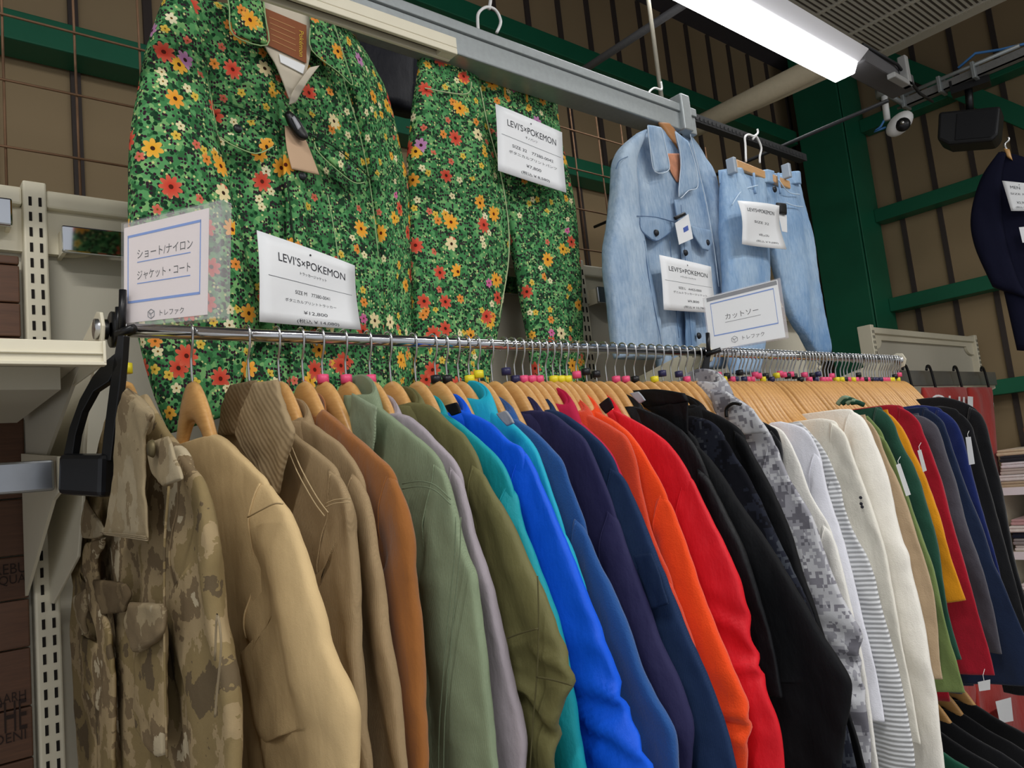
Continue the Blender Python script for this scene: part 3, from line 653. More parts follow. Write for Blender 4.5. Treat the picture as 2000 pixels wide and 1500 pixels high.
top('b6', 'sweatshirt', 'black sweatshirt at the far right end of the rail', 2.335, [(1811, 777), (1853, 777), (1905, 798), (1922, 817), (1933, 850), (1941, 887), (1957, 953), (1973, 1033), (1985, 1100), (2010, 1190)], fabric('black_fleece', '0b0c10', .95, kind='knit'), th=1.1, cat='sweater', ring='yellow')
# ---- hangers for them, and the crowded spare ones
for X, ring, lab in GX_:
    hanger(X, 'wooden hanger inside the '+' '.join(lab.split(', ')[0].split()[:12]), None, ring, short=True if .57 < X < 1.44 else True if 1.44 < X < 1.58 else 'mid' if 1.44 < X < 1.66 else False)
bay1 = [.508, .725, .77, .818, .869, .907, .943, .978, 1.02, 1.072, 1.127, 1.183, 1.243, 1.299, 1.325, 1.35, 1.398]
rc = ['pink', 'blackr', 'yellow', None, 'navyr', 'pink', None, 'yellow', 'pink', 'blackr']
used = [g_[0] for g_ in GX_]
i = 0
for X in bay1:
    if min(abs(X-u) for u in used) < .0145: continue
    r_ = rc[i % 10]; i += 1
    hanger(X, 'light wooden hanger on the jacket rail, %s, clothes out of sight' % (RINGN[r_]+' size ring' if r_ else 'no size ring'), 'spare hangers on the jacket rail', r_, short=True, jit=R(random.uniform(-4, 4)))
X = 1.465
rc2 = ['yellow', 'pink', 'blackr', 'blackr', 'pink', 'blackr', 'navyr', 'navyr', 'pink', 'pink', 'pink', 'yellow', 'blackr']
while X < 2.4:
    if min(abs(X-u) for u in used) > .0125:
        r_ = rc2[i % 13]; i += 1
        hanger(X, 'light wooden hanger in the dense right row, %s size ring' % RINGN[r_], 'spare hangers on the tops rail', r_, short=True if X < 1.6 else 'mid', jit=R(random.uniform(-2.5, 2.5)))
    X += random.uniform(.0145, .0185)
# ================================================================== details on the rail garments
def pxpanel(F, e, name, Apx, Bpx, th, mat, n=0, fold=None, **k):
    A = [F.L(*p, n) for p in Apx]; B = [F.L(*p, n) for p in Bpx]
    return panel(name, A, B, th, mat, e, n0=n, fold=fold, **k)
def pxtube(F, e, name, pts, r, mat, n=0, nn=6):
    P = [F.P3(x, y, n) for x, y in pts]
    K = []
    for i in range(4*(len(P)-1)+1): K.append(cr_interp([tuple(p) for p in P], i/4))
    return MB().tube(K, r, nn).build(name, mat, e, True)
def disc(F, e, name, x, y, r, th, mat, n):
    c = F.P3(x, y, n); return MB().tube([c, c+Vector((0, -th*.3, 0)), c+Vector((0, -th, 0))], [r, r, r*.8], 16).build(name, mat, e, True)
wf = lambda sd, amp=.002: (lambda u, w_, a, t: amp*nz(u*40, w_*30, sd)+amp*.6*nz(u*90, w_*70, sd))
# camouflage field jacket
g_ = G['camo']; F, e = g_['F'], g_['e']
c2 = camo('tan_camo_collar', [(0, '7d6c52'), (.45, '9a8a6c'), (.55, 'a89a7e'), (.68, '8a7a5e')], 10)
pxpanel(F, e, 'collar', [(298, 812), (284, 850), (282, 920), (286, 990), (291, 1056)], [(243, 765), (232, 800), (226, 860), (219, 960), (203, 1044)], [.006, .007, .007, .006, .005], c2, .034, wf(3))
pxpanel(F, e, 'collar', [(293, 800), (298, 822), (288, 850)], [(248, 758), (252, 790), (262, 830)], .012, c2, .03, wf(6))
pxpanel(F, e, 'collar', [(204, 1032), (200, 1046), (180, 1052)], [(166, 975), (160, 1015), (163, 1050)], .006, c2, .03, wf(9))
pxpanel(F, e, 'epaulette', [(328, 852), (345, 900), (356, 936)], [(285, 868), (300, 925), (322, 950)], .006, c2, .030, wf(4))
disc(F, e, 'button', 299, 876, .0085, .004, plain('brass_button', '6a5f42', .5, .5), .036)
pxpanel(F, e, 'pocket', [(320, 1192), (322, 1300), (322, 1400), (320, 1475)], [(262, 1200), (266, 1300), (270, 1420), (310, 1478)], .010, camo1, .026, wf(5, .003))
pxpanel(F, e, 'pocket_flap', [(319, 1180), (321, 1215), (316, 1245), (275, 1274)], [(255, 1176), (246, 1210), (248, 1240), (262, 1268)], .010, c2, .034, wf(15, .003))
pxpanel(F, e, 'pocket_flap', [(168, 1150), (168, 1200), (166, 1240)], [(146, 1165), (150, 1195), (162, 1225)], .008, c2, .03, wf(16, .003))
pxpanel(F, e, 'pocket', [(213, 1270), (213, 1340), (214, 1398)], [(160, 1240), (162, 1330), (190, 1385)], .008, camo1, .024, wf(17, .003))
pxpanel(F, e, 'placket', [(205, 1050), (190, 1100), (196, 1160), (215, 1230), (222, 1320), (222, 1420), (222, 1520)], [(166, 1062), (166, 1110), (174, 1170), (192, 1235), (198, 1320), (196, 1420), (194, 1520)], .008, camo1, .026, wf(19, .003))
pxpanel(F, e, 'pocket_flap', [(248, 1140), (252, 1165), (245, 1195)], [(180, 1130), (190, 1165), (200, 1200)], .008, camo('tan_camo_dark', [(0, '5c4d38'), (.5, '6d5d44'), (.7, '8b7b5f')], 14), .026, wf(21, .004))
st = plain('seam_thread', '8c7d62', .9)
for k_ in range(3):
    pxtube(F, e, 'stitching', [(203-k_*3, 1044-k_*2), (240, 1049-k_*3), (288-k_*2, 1056-k_*4)], .0006, st, .042)
pxtube(F, e, 'stitching', [(330, 950), (322, 1050), (321, 1150), (322, 1300), (326, 1480)], .0012, camo1, .033)
pxtube(F, e, 'stitching', [(420, 1290), (424, 1200), (432, 1260), (424, 1350), (420, 1400)], .0010, st, .024)
# khaki jacket with the big corduroy collar
g_ = G['khaki1']; F, e = g_['F'], g_['e']
cord = NT('corduroy', .9, 0, .15); wv = cord.n('TexWave', bands_direction='DIAGONAL'); wv.inputs['Scale'].default_value = 55; wv.inputs['Distortion'].default_value = 2
cord.l(cord.obj(), wv.inputs['Vector']); cord.col('9c8868'); cord.bump(cord.math('ADD', wv.outputs['Fac'], cord.math('MULTIPLY', cord.noise(30, 4), 4)), .35, .0015)
pxpanel(F, e, 'collar', [(540, 742), (556, 800), (572, 845), (560, 900), (545, 965)], [(495, 748), (478, 800), (464, 850), (500, 915), (540, 962)], [.010, .014, .014, .010, .006], cord.m, .032, wf(2, .003))
pxpanel(F, e, 'collar', [(500, 742), (482, 790), (466, 850)], [(452, 752), (434, 795), (428, 850)], [.008, .010, .008], cord.m, .012, wf(8, .003))
kt = plain('khaki_thread', 'b6a07a', .8)
for d_ in (0, 7):
    pxtube(F, e, 'stitching', [(556+d_, 862-d_), (580+d_, 920-d_), (612+d_, 978-d_), (634+d_, 1008-d_)], .0007, kt, .020)
    pxtube(F, e, 'stitching', [(636, 984+d_), (655, 976+d_), (684, 974+d_)], .0007, kt, .026)
# cream jacket seams
g_ = G['cream']; F, e = g_['F'], g_['e']
ct = plain('cream_thread', 'b39a70', .8)
pxtube(F, e, 'stitching', [(484, 1010), (510, 996), (535, 984), (552, 984)], .0009, ct, .024)
# sage jacket
g_ = G['sage']; F, e = g_['F'], g_['e']; stt = plain('sage_thread', '6f7d64', .9)
for d_ in (0, 10):
    pxtube(F, e, 'stitching', [(900-d_, 1010), (898-d_, 1080), (890-d_, 1160), (882-d_, 1240), (874-d_, 1340), (868-d_, 1420), (866-d_, 1520)], .0007, stt, .026)
    pxtube(F, e, 'stitching', [(786, 955-d_), (820, 950-d_), (850, 958-d_), (880, 985-d_)], .0008, stt, .026)
pxpanel(F, e, 'collar', [(735, 795), (733, 840), (729, 882)], [(688, 768), (683, 815), (678, 862)], [.007, .008, .006], fabric('sage_collar', '8a977d', .9), .030, wf(12))
# olive jacket seams
g_ = G['olive']; F, e = g_['F'], g_['e']; ot = plain('olive_thread', '545030', .9)
pxtube(F, e, 'stitching', [(1050, 1125), (1052, 1200), (1050, 1300), (1042, 1400), (1035, 1500)], .0009, ot, .028)
pxtube(F, e, 'stitching', [(992, 1246), (1020, 1236), (1050, 1228)], .0011, ot, .030)
pxtube(F, e, 'stitching', [(1048, 1322), (1080, 1328), (1116, 1338)], .0011, ot, .028)
# navy utility jacket: patch on the sleeve
g_ = G['navy2']; F, e = g_['F'], g_['e']
pxpanel(F, e, 'sleeve_pocket', [(1272, 1080), (1290, 1130), (1306, 1180)], [(1238, 1085), (1256, 1140), (1272, 1190)], .006, fabric('navy_patch', '1a2c4a', .8), .030, wf(31))
# black coat: wide collar
g_ = G['big']; F, e = g_['F'], g_['e']
bk = fabric('black_coat_collar', '0e0f12', .55, kind='plain', wr=.5)
pxpanel(F, e, 'collar', [(1344, 780), (1344, 815), (1344, 848)], [(1256, 793), (1300, 822), (1336, 848)], [.008, .008, .005], bk, .020, wf(41))
pxpanel(F, e, 'collar', [(1345, 784), (1310, 790), (1262, 796)], [(1338, 768), (1280, 760), (1222, 764)], .008, bk, .022, wf(43))
# grey camouflage parka: dark drawcord band on the hood
g_ = G['gc']; F, e = g_['F'], g_['e']
pxpanel(F, e, 'hood_panel', [(1420, 765), (1470, 800), (1500, 845)], [(1388, 760), (1400, 810), (1440, 850)], [.014, .016, .01], camog, .03, wf(45, .004))
pxtube(F, e, 'hood_band', [(1419, 815), (1419, 798), (1432, 788), (1447, 790)], .0035, M['black'], .05)
# dark green shirt: striped collar
g_ = G['dg']; F, e = g_['F'], g_['e']
for k_, cc in enumerate(('8aa38a', '24493a', '8aa38a', '24493a')):
    pxtube(F, e, 'collar_stripe', [(1636+k_*9, 790-k_*1), (1648+k_*9, 777+k_*3), (1660+k_*9, 779+k_*4)], .006, fabric('stripe%d' % k_, cc, .9), .01+k_*.001)
# small print on the off-white shirt
g_ = G['c4']; F, e = g_['F'], g_['e']
for (x, y) in ((1681, 972), (1682, 984), (1684, 990)): disc(F, e, 'print_mark', x, y, .0035, .0006, M['ink'], .0225)
# white tags hanging on the tops
tagm = M['paper']
for (k, q, lab) in (('be', [(1750, 908), (1758, 905), (1779, 966), (1770, 969)], 'narrow white price tag hanging on the beige shirt'),
                    ('mu', [(1792, 880), (1799, 878), (1810, 919), (1803, 922)], 'small white price tag hanging on the mustard top'),
                    ('nb', [(1886, 854), (1896, 853), (1904, 906), (1893, 908)], 'white price tag hanging on the royal navy shirt'),
                    ('re', [(1910, 1332), (1934, 1327), (1934, 1347), (1913, 1350)], 'white tag below the hem of the crimson shirt')):
    F = G[k]['F']; n = .05
    e = eframe('price_tag', F, lab, 'tag'); Q = Quad(*[F.P3(x, y, n) for x, y in q]); Q.sheet(.0008).build('card', tagm, e)
    p = Q.p(.5, .05); MB().tube([p, p+Vector((-.004, .010, .010)), p+Vector((-.006, .03, .018))], .0005, 5).build('string', M['white'], e)
# ================================================================== stand-up signs on the rail
def standsign(O, az, q, lab, lines, under, logo, card_mat, inner, hmirror=0):
    F = Frame(O[0], O[1], az); e = eframe('sign_stand', F, lab, 'sign')
    P = [F.P3(x, y, .004) for x, y in q]; Q = Quad(*P)
    # acrylic block: outer shell
    Q.sheet(.016, off=-.014).build('acrylic_block', M['acrylic'], e, bev=.0015)
    u0, v0, u1, v1 = inner
    Q.sheet(.0012, u0, v0, u1, v1, .0022).build('card', card_mat, e)
    Q.sheet(.0008, .0, .0, 1, 1, .0042).build('clear_cover', M['clear'], e)
    d = .0036
    for (txt, cu, cv, wd, bold, hg) in lines: Q.text(txt, cu, cv, wd, d, 'lettering', M['ink'], e, bold, hg)
    for (a, b, c_, d2, m) in under: Q.rect(a, b, c_, d2, d-.0001).build('printed_line', m, e)
    lx, ly, lw = logo
    Q.text('トレファク', lx+lw*.2, ly, lw*.72, d, 'logo_lettering', M['ink'], e, True)
    # small cube mark of the logo
    bx, by, bs = lx-lw*.42, ly, lw*.11; asp = Q.W/Q.H
    def pt(a, b): return Q.p(bx+a*bs, by+b*bs*asp, d+.0002)
    H = [pt(math.sin(R(60*k)), -math.cos(R(60*k))) for k in range(6)]
    mb = MB()
    for k in range(6): mb.tube([H[k], H[(k+1) % 6]], .00045, 4)
    for k in (1, 3, 5): mb.tube([pt(0, 0), H[k]], .00035, 4)
    mb.tube([pt(-.5, -.1), pt(-.2, .1)], .0003, 4); mb.tube([pt(-.35, .35), pt(-.3, -.4)], .0003, 4); mb.tube([pt(.2, -.2), pt(.6, -.35)], .0003, 4)
    mb.build('logo_mark', M['inkg'], e)
    return e, F, Q
bl = M['blue']
def border(u0, v0, u1, v1, t, tv): return [(u0, v0, u1, v0+tv, bl), (u0, v1-tv, u1, v1, bl), (u0, v0, u0+t, v1, bl), (u1-t, v0, u1, v1, bl)]
pc = plain('sign_card_pink', 'e6dcdc', .6)
e, F, Q = standsign((.245, 1.0), -59, [(243, 438), (438, 390), (434, 622), (243, 641)], 'upright clear sign with a blue border at the left end of the jacket rail',
    [('ショート/ナイロン', .44, .33, .56, False, .085), ('ジャケット・コート', .43, .53, .54, False, .085)],
    border(.06, .135, .80, .78, .008, .022)+[(.16, .40, .70, .408, bl), (.16, .60, .70, .608, bl)], (.45, .90, .34), pc, (.02, .05, .87, .96))
def holder(e, F, pts_stick, ext):
    mb = MB(); mb.tube([F.P3(*p, .006) for p in pts_stick], .0045, 8); mb.build('clip_post', M['black'], e, True)
# black clip holder with its loop and block
Fh = Frame(.236, .985, -59)
eh = eframe('sign_clip', Fh, 'black plastic clip holder with open loop and block under the left sign', 'holder')
MB().tube([Fh.P3(240, 566, .002), Fh.P3(238, 650, .002)], .0042, 8).build('upright', M['black'], eh, True)
mb = MB(); mb.tube([Fh.P3(230, 652, .004), Fh.P3(262, 641, .004)], .0055, 8); mb.tube([Fh.P3(232, 600, .0), Fh.P3(232, 655, .0)], .004, 8); mb.build('clip_jaw', M['black'], eh, True)
def band(F, outer, inner, n, th):
    O_ = [F.P3(x, y, n) for x, y in outer]; I_ = [F.P3(x, y, n) for x, y in inner]; m = len(O_); mb = MB(); d = Vector((0, th, 0))
    V = []
    for a, b in zip(O_, I_): V += [a, b, b+d, a+d]
    f = []
    for i in range(m-1):
        for k in range(4): f.append((i*4+k, i*4+(k+1) % 4, (i+1)*4+(k+1) % 4, (i+1)*4+k))
    f += [(3, 2, 1, 0), ((m-1)*4, (m-1)*4+1, (m-1)*4+2, (m-1)*4+3)]
    return mb.add(V, f)
band(Fh, [(241, 655), (238, 700), (232, 760), (224, 830), (216, 900)], [(229, 655), (222, 700), (213, 760), (204, 830), (196, 900)], .03, .010).build('straight_arm', M['black'], eh, bev=.001)
band(Fh, [(224, 690), (205, 705), (180, 735), (155, 780), (135, 835), (122, 895)], [(230, 712), (212, 745), (182, 765), (160, 805), (147, 850), (140, 895)], .03, .010).build('curved_arm', M['black'], eh, bev=.001)
c0, c1, c2_, c3 = [Fh.P3(x, y, .036) for x, y in ((112, 886), (200, 886), (197, 972), (109, 966))]
MB().prism([c0, c1, c2_, c3], (0, .03, 0)).build('block', plain('block_plastic', '1a1b1e', .3), eh, bev=.006)
# second sign
e, F, Q = standsign((1.43, 1.0), -59, [(1372, 582), (1524, 543), (1541, 660), (1385, 688)], 'upright clear sign with one short word at the middle of the rail',
    [('カットソー', .47, .44, .42, False, .10)],
    border(.09, .14, .90, .74, .006, .02)+[(.25, .53, .70, .537, M['inkg']), (.05, .03, .95, .10, M['inkg'])], (.50, .86, .38), M['paper'], (.02, .02, .96, .98))
Fh2 = Frame(1.425, .985, -59)
eh = eframe('sign_clip', Fh2, 'black plastic clip holder dividing the two rail bays under the middle sign', 'holder')
MB().tube([Fh2.P3(1382, 650, .002), Fh2.P3(1384, 692, .002)], .0045, 8).build('upright', M['black'], eh, True)
MB().tube([Fh2.P3(1378, 692, .004), Fh2.P3(1408, 683, .004)], .0055, 8).build('clip_jaw', M['black'], eh, True)
MB().prism([Fh2.P3(x, y, .0) for x, y in ((1378, 690), (1388, 690), (1380, 760), (1381, 840), (1378, 900), (1374, 900), (1375, 760), (1352, 742), (1366, 728))], (0, .004, 0)).build('divider_plate', M['black'], eh)
# ================================================================== galvanised beam, its rods and the black truss
YB = 1.2
def P_(Y, x, y): return onY(x, y, Y)
xe = 1.80; zt, zm, zb = .822*YB, .784*YB, .739*YB+.01
e = empty('ceiling_beam', (-1.0, YB, EYE+zm), 0, 'galvanised steel channel beam running over the hanging clothes', 'beam')
MB().box((0, -.012, -.052), (xe+1.0, .05, 0)).build('channel', M['galv'], e, bev=.003)
MB().box((0, -.018, -.001), (xe+1.0, -.008, .022)).build('upper_lip', M['galv'], e, bev=.002)
MB().box((xe+1.0-.075, -.026, -.055), (xe+1.0-.035, .058, .05)).build('clamp', M['galv'], e, bev=.004)
MB().tube([(xe+1.0-.055, .01, -.058), (xe+1.0-.055, .01, -.054)], .008, 12).build('clamp_hole', M['slot'], e)
MB().tube([(xe+1.0-.10, .02, .0), (xe+1.0-.10, .02, ZC-EYE-zm)], .006, 10).build('threaded_rod', plain('rod', 'b5b0a0', .5, .5), e, True)
e = empty('slotted_rail', (xe, YB, EYE+.955), 0, 'dark slotted steel rail continuing past the end of the beam', 'rail')
mb = MB(); mb.box((0, -.004, -.018), (.62, .022, .0)); mb.box((0, -.006, -.02), (.62, -.002, .004)); 
for k in range(30): mb.box((.01+k*.02, -.0075, -.014), (.019+k*.02, -.005, -.004))
mb.build('rail_bar', M['dark'], e)
# cross rods between the walls
def rod(name, lab, a, b, r, mat, cat='rod'):
    e = empty(name, a, 0, lab, cat); MB().tube([(0, 0, 0), b-a], r, 10).build('pipe', mat, e, True); return e
xr = 2.35; a = onX(1545, 278, xr); b = onX(1735, 195, xr); a = Vector((xr, a.y+.9, a.z)); rod('thin_rod', 'thin dark rod crossing in front of the green corner column', a, Vector((xr, b.y, a.z)), .006, M['dark'])
a = onX(1150, 130, 2.0); b = onX(1330, 20, 2.0); rod('angle_strut', 'grey perforated strut crossing high above the beam', Vector((2.0, a.y+.5, a.z)), Vector((2.0, b.y-.5, a.z)), .014, plain('strut', '6a6a6c', .5, .4, nb=.3, nscale=300), 'strut')
zp = .508*3.0; rod('wrapped_pipe', 'thick beige wrapped pipe running from the wall behind the light tube', Vector((3.0, 2.49, zp+EYE)), Vector((3.0, 1.3, zp+EYE)), .045, M['pipe'], 'pipe')
rod('wrapped_pipe', 'thinner beige pipe lying along the thick wrapped one', Vector((3.12, 2.49, zp+EYE+.06)), Vector((3.12, 1.35, zp+EYE+.02)), .03, M['pipe'], 'pipe')
# ================================================================== white light track in front
e = empty('light_track', (-.8, 1.0, EYE+.765), 0, 'cream slim lighting track ending above the floral trousers', 'track')
x1 = .815+.8; mb = MB(); mb.box((0, 0, -.006), (x1, .03, .014)); mb.box((0, 0, -.018), (x1, .007, -.006)); mb.box((0, .023, -.018), (x1, .03, -.006)); mb.build('track_body', M['cream'], e, bev=.0015)
MB().box((0, .008, -.008), (x1-.03, .022, -.0055)).build('track_groove', plain('groove', '4a4038', .8), e)
MB().box((x1-.03, .007, -.017), (x1, .023, -.006)).build('end_plug', M['cream'], e, bev=.001)
# ================================================================== light tube fixture
def fixture(x0, x1, y, z, lab, lit=True):
    e = empty('light_tube', (x0, y, EYE+z), 0, lab, 'light'); L = x1-x0
    mb = MB(); prof = [(-.052, .0), (-.036, -.034), (.036, -.034), (.052, .0)]
    mb.prism([(0, p[0], p[1]) for p in prof], (L, 0, 0)); mb.build('diffuser', M['led'], e, bev=.004)
    mb = MB(); mb.prism([(-.004, p[0], p[1]) for p in [(-.054, .001), (.054, .001), (.075, .02), (.06, .06), (-.06, .06), (-.095, .03)]], (L+.008, 0, 0)); mb.build('housing', M['lamp'], e, bev=.003)
    mb = MB(); mb.tube([(L*.1, 0, .06), (L*.1, 0, ZC-EYE-z)], .005, 6); mb.tube([(L*.4, 0, .06), (L*.4, 0, ZC-EYE-z)], .005, 6); mb.build('suspension_rod', M['wire'], e)
    return e
fixture(1.42, 2.67, 1.135, 1.30, 'bright white LED tube light hanging at the top right')
for k, l in enumerate(LAMPS):
    fixture(l[0]-.6, l[0]+.6, l[1], l[2]+.055, 'LED tube light over the shop floor outside the picture', True)['group'] = 'shop floor tube lights'
# conduit and bracket behind the light end
e = empty('cable_duct', (2.70, 1.12, EYE+1.34), 0, 'dark grey duct leading from the end of the light towards the camera dome', 'duct')
MB().box((0, -.05, -.03), (.42, .04, .03)).build('duct_body', plain('duct', '5b5a5c', .6), e, bev=.006)
MB().tube([(.0, -.05, .03), (.25, -.06, .02), (.42, -.06, -.05), (.6, -.04, -.03)], .006, 6).build('cable', M['dark'], e, True)
mb = MB(); mb.box((.28, -.08, -.06), (.31, -.05, .06)); mb.box((.16, -.08, -.06), (.31, -.05, -.04)); mb.build('bracket', plain('bracket_grey', '9a9a98', .5), e, bev=.004)
# ================================================================== ceiling air conditioner
za = 1.9; xa = za/.478; ya = .384*xa
e = empty('air_conditioner', (xa, ya, EYE+za), 0, 'large ceiling air conditioner with slatted grille, top right corner', 'air conditioner')
MB().box((-2.0, -1.55, .012), (0, 0, .24)).build('casing', M['ac'], e, bev=.02)
MB().box((-2.02, -1.57, 0), (.02, .02, .02)).build('face_frame', M['ac'], e, bev=.008)
MB().box((-1.93, -.60, -.004), (-.07, -.055, .004)).build('grille_recess', M['grille'], e)
mb = MB(); y = -.60
while y < -.055: mb.box((-1.93, y, -.012), (-.07, y+.009, -.003)); y += .0235
for k in range(7): mb.box((-1.93+k*.305, -.60, -.014), (-1.915+k*.305, -.055, -.003))
mb.build('grille_slats', M['ac'], e)
mb = MB()
for y in (-.66, -.69, -.72, -.80): mb.box((-1.95, y, -.003), (-.03, y+.004, .001))
mb.build('panel_joint', M['grille'], e)
MB().tube([(-.28, -.75, -.004), (-.28, -.75, .002)], .01, 12).build('sensor', M['slot'], e)
mb = MB()
for x in (-1.8, -.2):
    for y in (-1.4, -.15): mb.tube([(x, y, .24), (x, y, ZC-EYE-za)], .006, 6)
mb.build('suspension_rod', M['wire'], e)
# ================================================================== camera dome, cable tray, speaker
XT = 3.75; t0 = onX(1762, 205, XT); t1 = onX(2010, 100, XT)
e = empty('cable_tray', (XT, t0.y, t0.z), 0, 'perforated steel channel with cables towards the right edge', 'channel')
L = t0.y+1.6
mb = MB(); mb.box((-.02, -L, -.02), (.02, 0, -.014)); mb.box((-.02, -L, -.02), (-.016, 0, .02)); mb.box((.016, -L, -.02), (.02, 0, .02)); mb.build('channel', plain('tray_metal', '8a8a88', .5, .5, nb=.2, nscale=120), e)
mb = MB(); mb.tube([(-.03, -.02, .03), (-.03, -.5, .03)], .009, 8); mb.tube([(.02, .03, .0), (.02, -.5, .0)], .007, 8); mb.build('conduit', M['galv'], e, True)
mb = MB()
for y in (-.02, -.18, -.32): MB().box((-.045, y-.008, -.03), (.03, y+.008, .045)).build('clamp', M['galv'], e, bev=.003)
MB().tube([(-.02, -.26, .05), (0, -.33, .09), (0, -.42, .06), (0, -.55, .03)], .006, 6).build('blue_cable', M['bluec'], e, True)
Fc = Frame(3.72, 1.0, -70)
c = Fc.P3(1757, 242); top = Fc.P3(1727, 188); mid = Fc.P3(1733, 235)
e = eframe('security_camera', Fc, 'small white security camera with dark lens on a white bracket', 'camera')
MB().tube([top+Vector((0, 0, .035)), top], .035, 16).build('base', M['galv'], e, True)
a_ = Matrix.Rotation(-Fc.az, 3, 'Z') @ (Vector((XT, t0.y-.02, t0.z-.015))-Fc.O); MB().tube([top+Vector((0, 0, .02)), a_], .012, 8).build('mounting_arm', M['galv'], e, True)
MB().tube([top, mid], .014, 12).build('bracket', M['white'], e, True)
def ball(c, r, mat, name, par, sc=(1, 1, 1), rot=None):
    mb = MB(); V = []; f = []; n = 16; m = 10
    for i in range(m+1):
        for j in range(n):
            a = math.pi*i/m; b = 2*math.pi*j/n; v = Vector((math.sin(a)*math.cos(b)*sc[0], math.sin(a)*math.sin(b)*sc[1], math.cos(a)*sc[2]))*r
            if rot: v = rot @ v
            V.append(Vector(c)+v)
    for i in range(m):
        for j in range(n): f.append((i*n+j, i*n+(j+1) % n, (i+1)*n+(j+1) % n, (i+1)*n+j))
    return mb.add(V, f).build(name, mat, par, True)
rt = Matrix.Rotation(R(28), 3, 'Y') @ Matrix.Rotation(R(0), 3, 'X')
ball(c, .058, M['white'], 'camera_body', e, (1.15, .8, .72), Matrix.Rotation(R(-35), 3, 'Y'))
ball(c+Vector((.012, -.032, -.018)), .032, M['black'], 'lens', e, (1, .7, 1))
ball(c+Vector((.012, -.055, -.018)), .009, M['wire'], 'lens_glint', e)  # small metal ball modelled as a glint on the lens
MB().tube([mid+Vector((0, 0, .02)), mid+Vector((-.03, 0, -.02)), mid+Vector((-.06, 0, -.035)), mid+Vector((-.01, 0, -.03))], .005, 6).build('blue_cable', M['bluec'], e, True)
Fs = Frame(3.78, .8, -78)
q = [Fs.P3(x, y) for x, y in ((1833, 218), (1955, 206), (1950, 262), (1938, 275), (1852, 282), (1830, 272))]
e = eframe('loudspeaker', Fs, 'black wall loudspeaker hanging from the steel channel', 'loudspeaker')
MB().prism(q, (0, .14, 0)).build('cabinet', M['dark'], e, bev=.012)
q2 = [Fs.P3(x, y, .004) for x, y in ((1868, 221), (1950, 211), (1944, 258), (1934, 268), (1864, 274))]
MB().prism(q2, (0, .01, 0)).build('front_grille', plain('speaker_grille', '15161a', .8), e, bev=.004)
t = Fs.P3(1890, 205); u_ = Fs.P3(1890, 165)
MB().tube([t+Vector((0, .05, -.02)), u_+Vector((0, .05, .03))], .016, 10).build('bracket', M['black'], e, True)
MB().box(tuple(u_+Vector((-.07, .02, -.01))), tuple(u_+Vector((.08, .09, .05)))).build('mount_plate', M['black'], e)
# ================================================================== wire mesh panels above the rack
def meshpanel(x0, x1, y, z0, z1, lab, sx=.1135, sz=.121, ox=0, oz=0):
    e = empty('wire_mesh', (x0, y, EYE+z0), 0, lab, 'mesh panel'); mb = MB(); x = ox
    while x <= x1-x0: mb.tube([(x, 0, 0), (x, 0, z1-z0)], .0024, 5); x += sx
    z = oz
    while z <= z1-z0: mb.tube([(0, -.004, z), (x1-x0, -.004, z)], .0024, 5); z += sz
    mb.build('wires', M['rust'], e, True); return e
YM = 1.48
meshpanel(-.7, .98, YM, .53, 1.21, 'rusty wire mesh panel above the rack, left of the floral jacket', ox=(.133*YM+.7) % .1115, oz=.1225-.03+.02, sx=.1115)
meshpanel(1.02, 2.3, YM, .53, 1.07, 'rusty wire mesh panel above the rack behind the denim jacket', ox=.03, oz=.09, sx=.1115)
# ================================================================== sheet signs clipped on the hung clothes
def sheetsign(F, q, n, lab, lines, rule, name='price_sign', mat=None, curl=.0015, hole=(.5, .09)):
    e = eframe(name, F, lab, 'sign'); Q = Quad(*[F.P3(x, y, n) for x, y in q])
    Q.sheet(.0012, curl=curl).build('card', mat or M['paper'], e, True)
    for (txt, cu, cv, wd, bold, hg) in lines: Q.text(txt, cu, cv, wd, .0016, 'lettering', M['ink'] if bold or hg else M['inkg'], e, bold, hg, curl=curl)
    if rule: Q.sheet(.0002, rule[0], rule[1], rule[2], rule[1]+.006, .0014, curl).build('printed_line', M['inkg'], e)
    if hole: p = Q.p(hole[0], hole[1], .0016+curl*math.sin(3*hole[0]+4*hole[1])); MB().tube([p, p+Q.n*.0004], .0018, 10).build('punch_hole', M['ink'], e)
    return e, Q
FJ = Frame(.55, 1.218, 12)
fl = floral('floral_cotton')
e = eframe('floral_jacket', FJ, 'green floral print trucker jacket hanging open-collared at the upper left', 'jacket')
ff = lambda sd, amp=.006: (lambda u, w_, a, t: amp*nz(u*9, w_*4, sd)+.003*nz(u*22, w_*14, sd)+.0012*nz(u*60, w_*50, sd))
def hp(F, e, name, A, B, th, mat, n=0, fold=None, **k): return pxpanel(F, e, name, A, B, th, mat, n, fold, **k)
hp(FJ, e, 'body', [(655, 30), (705, 120), (728, 250), (745, 400), (752, 560), (755, 700), (755, 790)], [(352, 0), (390, 120), (410, 250), (432, 400), (455, 560), (470, 700), (478, 800)], [.03, .045, .05, .05, .05, .05, .045], fl, 0, ff(1, .011), cols=70, rows=70)
hp(FJ, e, 'sleeve', [(365, 0), (402, 140), (425, 270), (446, 380), (475, 520), (500, 640), (470, 740), (442, 812)], [(330, -20), (290, 90), (264, 220), (256, 330), (258, 460), (268, 620), (296, 750), (334, 846)], [.04, .05, .055, .055, .055, .05, .045, .04], fl, .022, ff(2, .014), cols=40, rows=70)
hp(FJ, e, 'sleeve', [(648, 18), (705, 95), (745, 170), (768, 260), (785, 370), (795, 500), (802, 640), (798, 760)], [(640, 60), (672, 160), (700, 260), (722, 370), (738, 500), (745, 640), (750, 760), (752, 770)], [.035, .045, .05, .05, .05, .045, .04, .03], fl, .014, ff(3, .016), cols=40, rows=70)
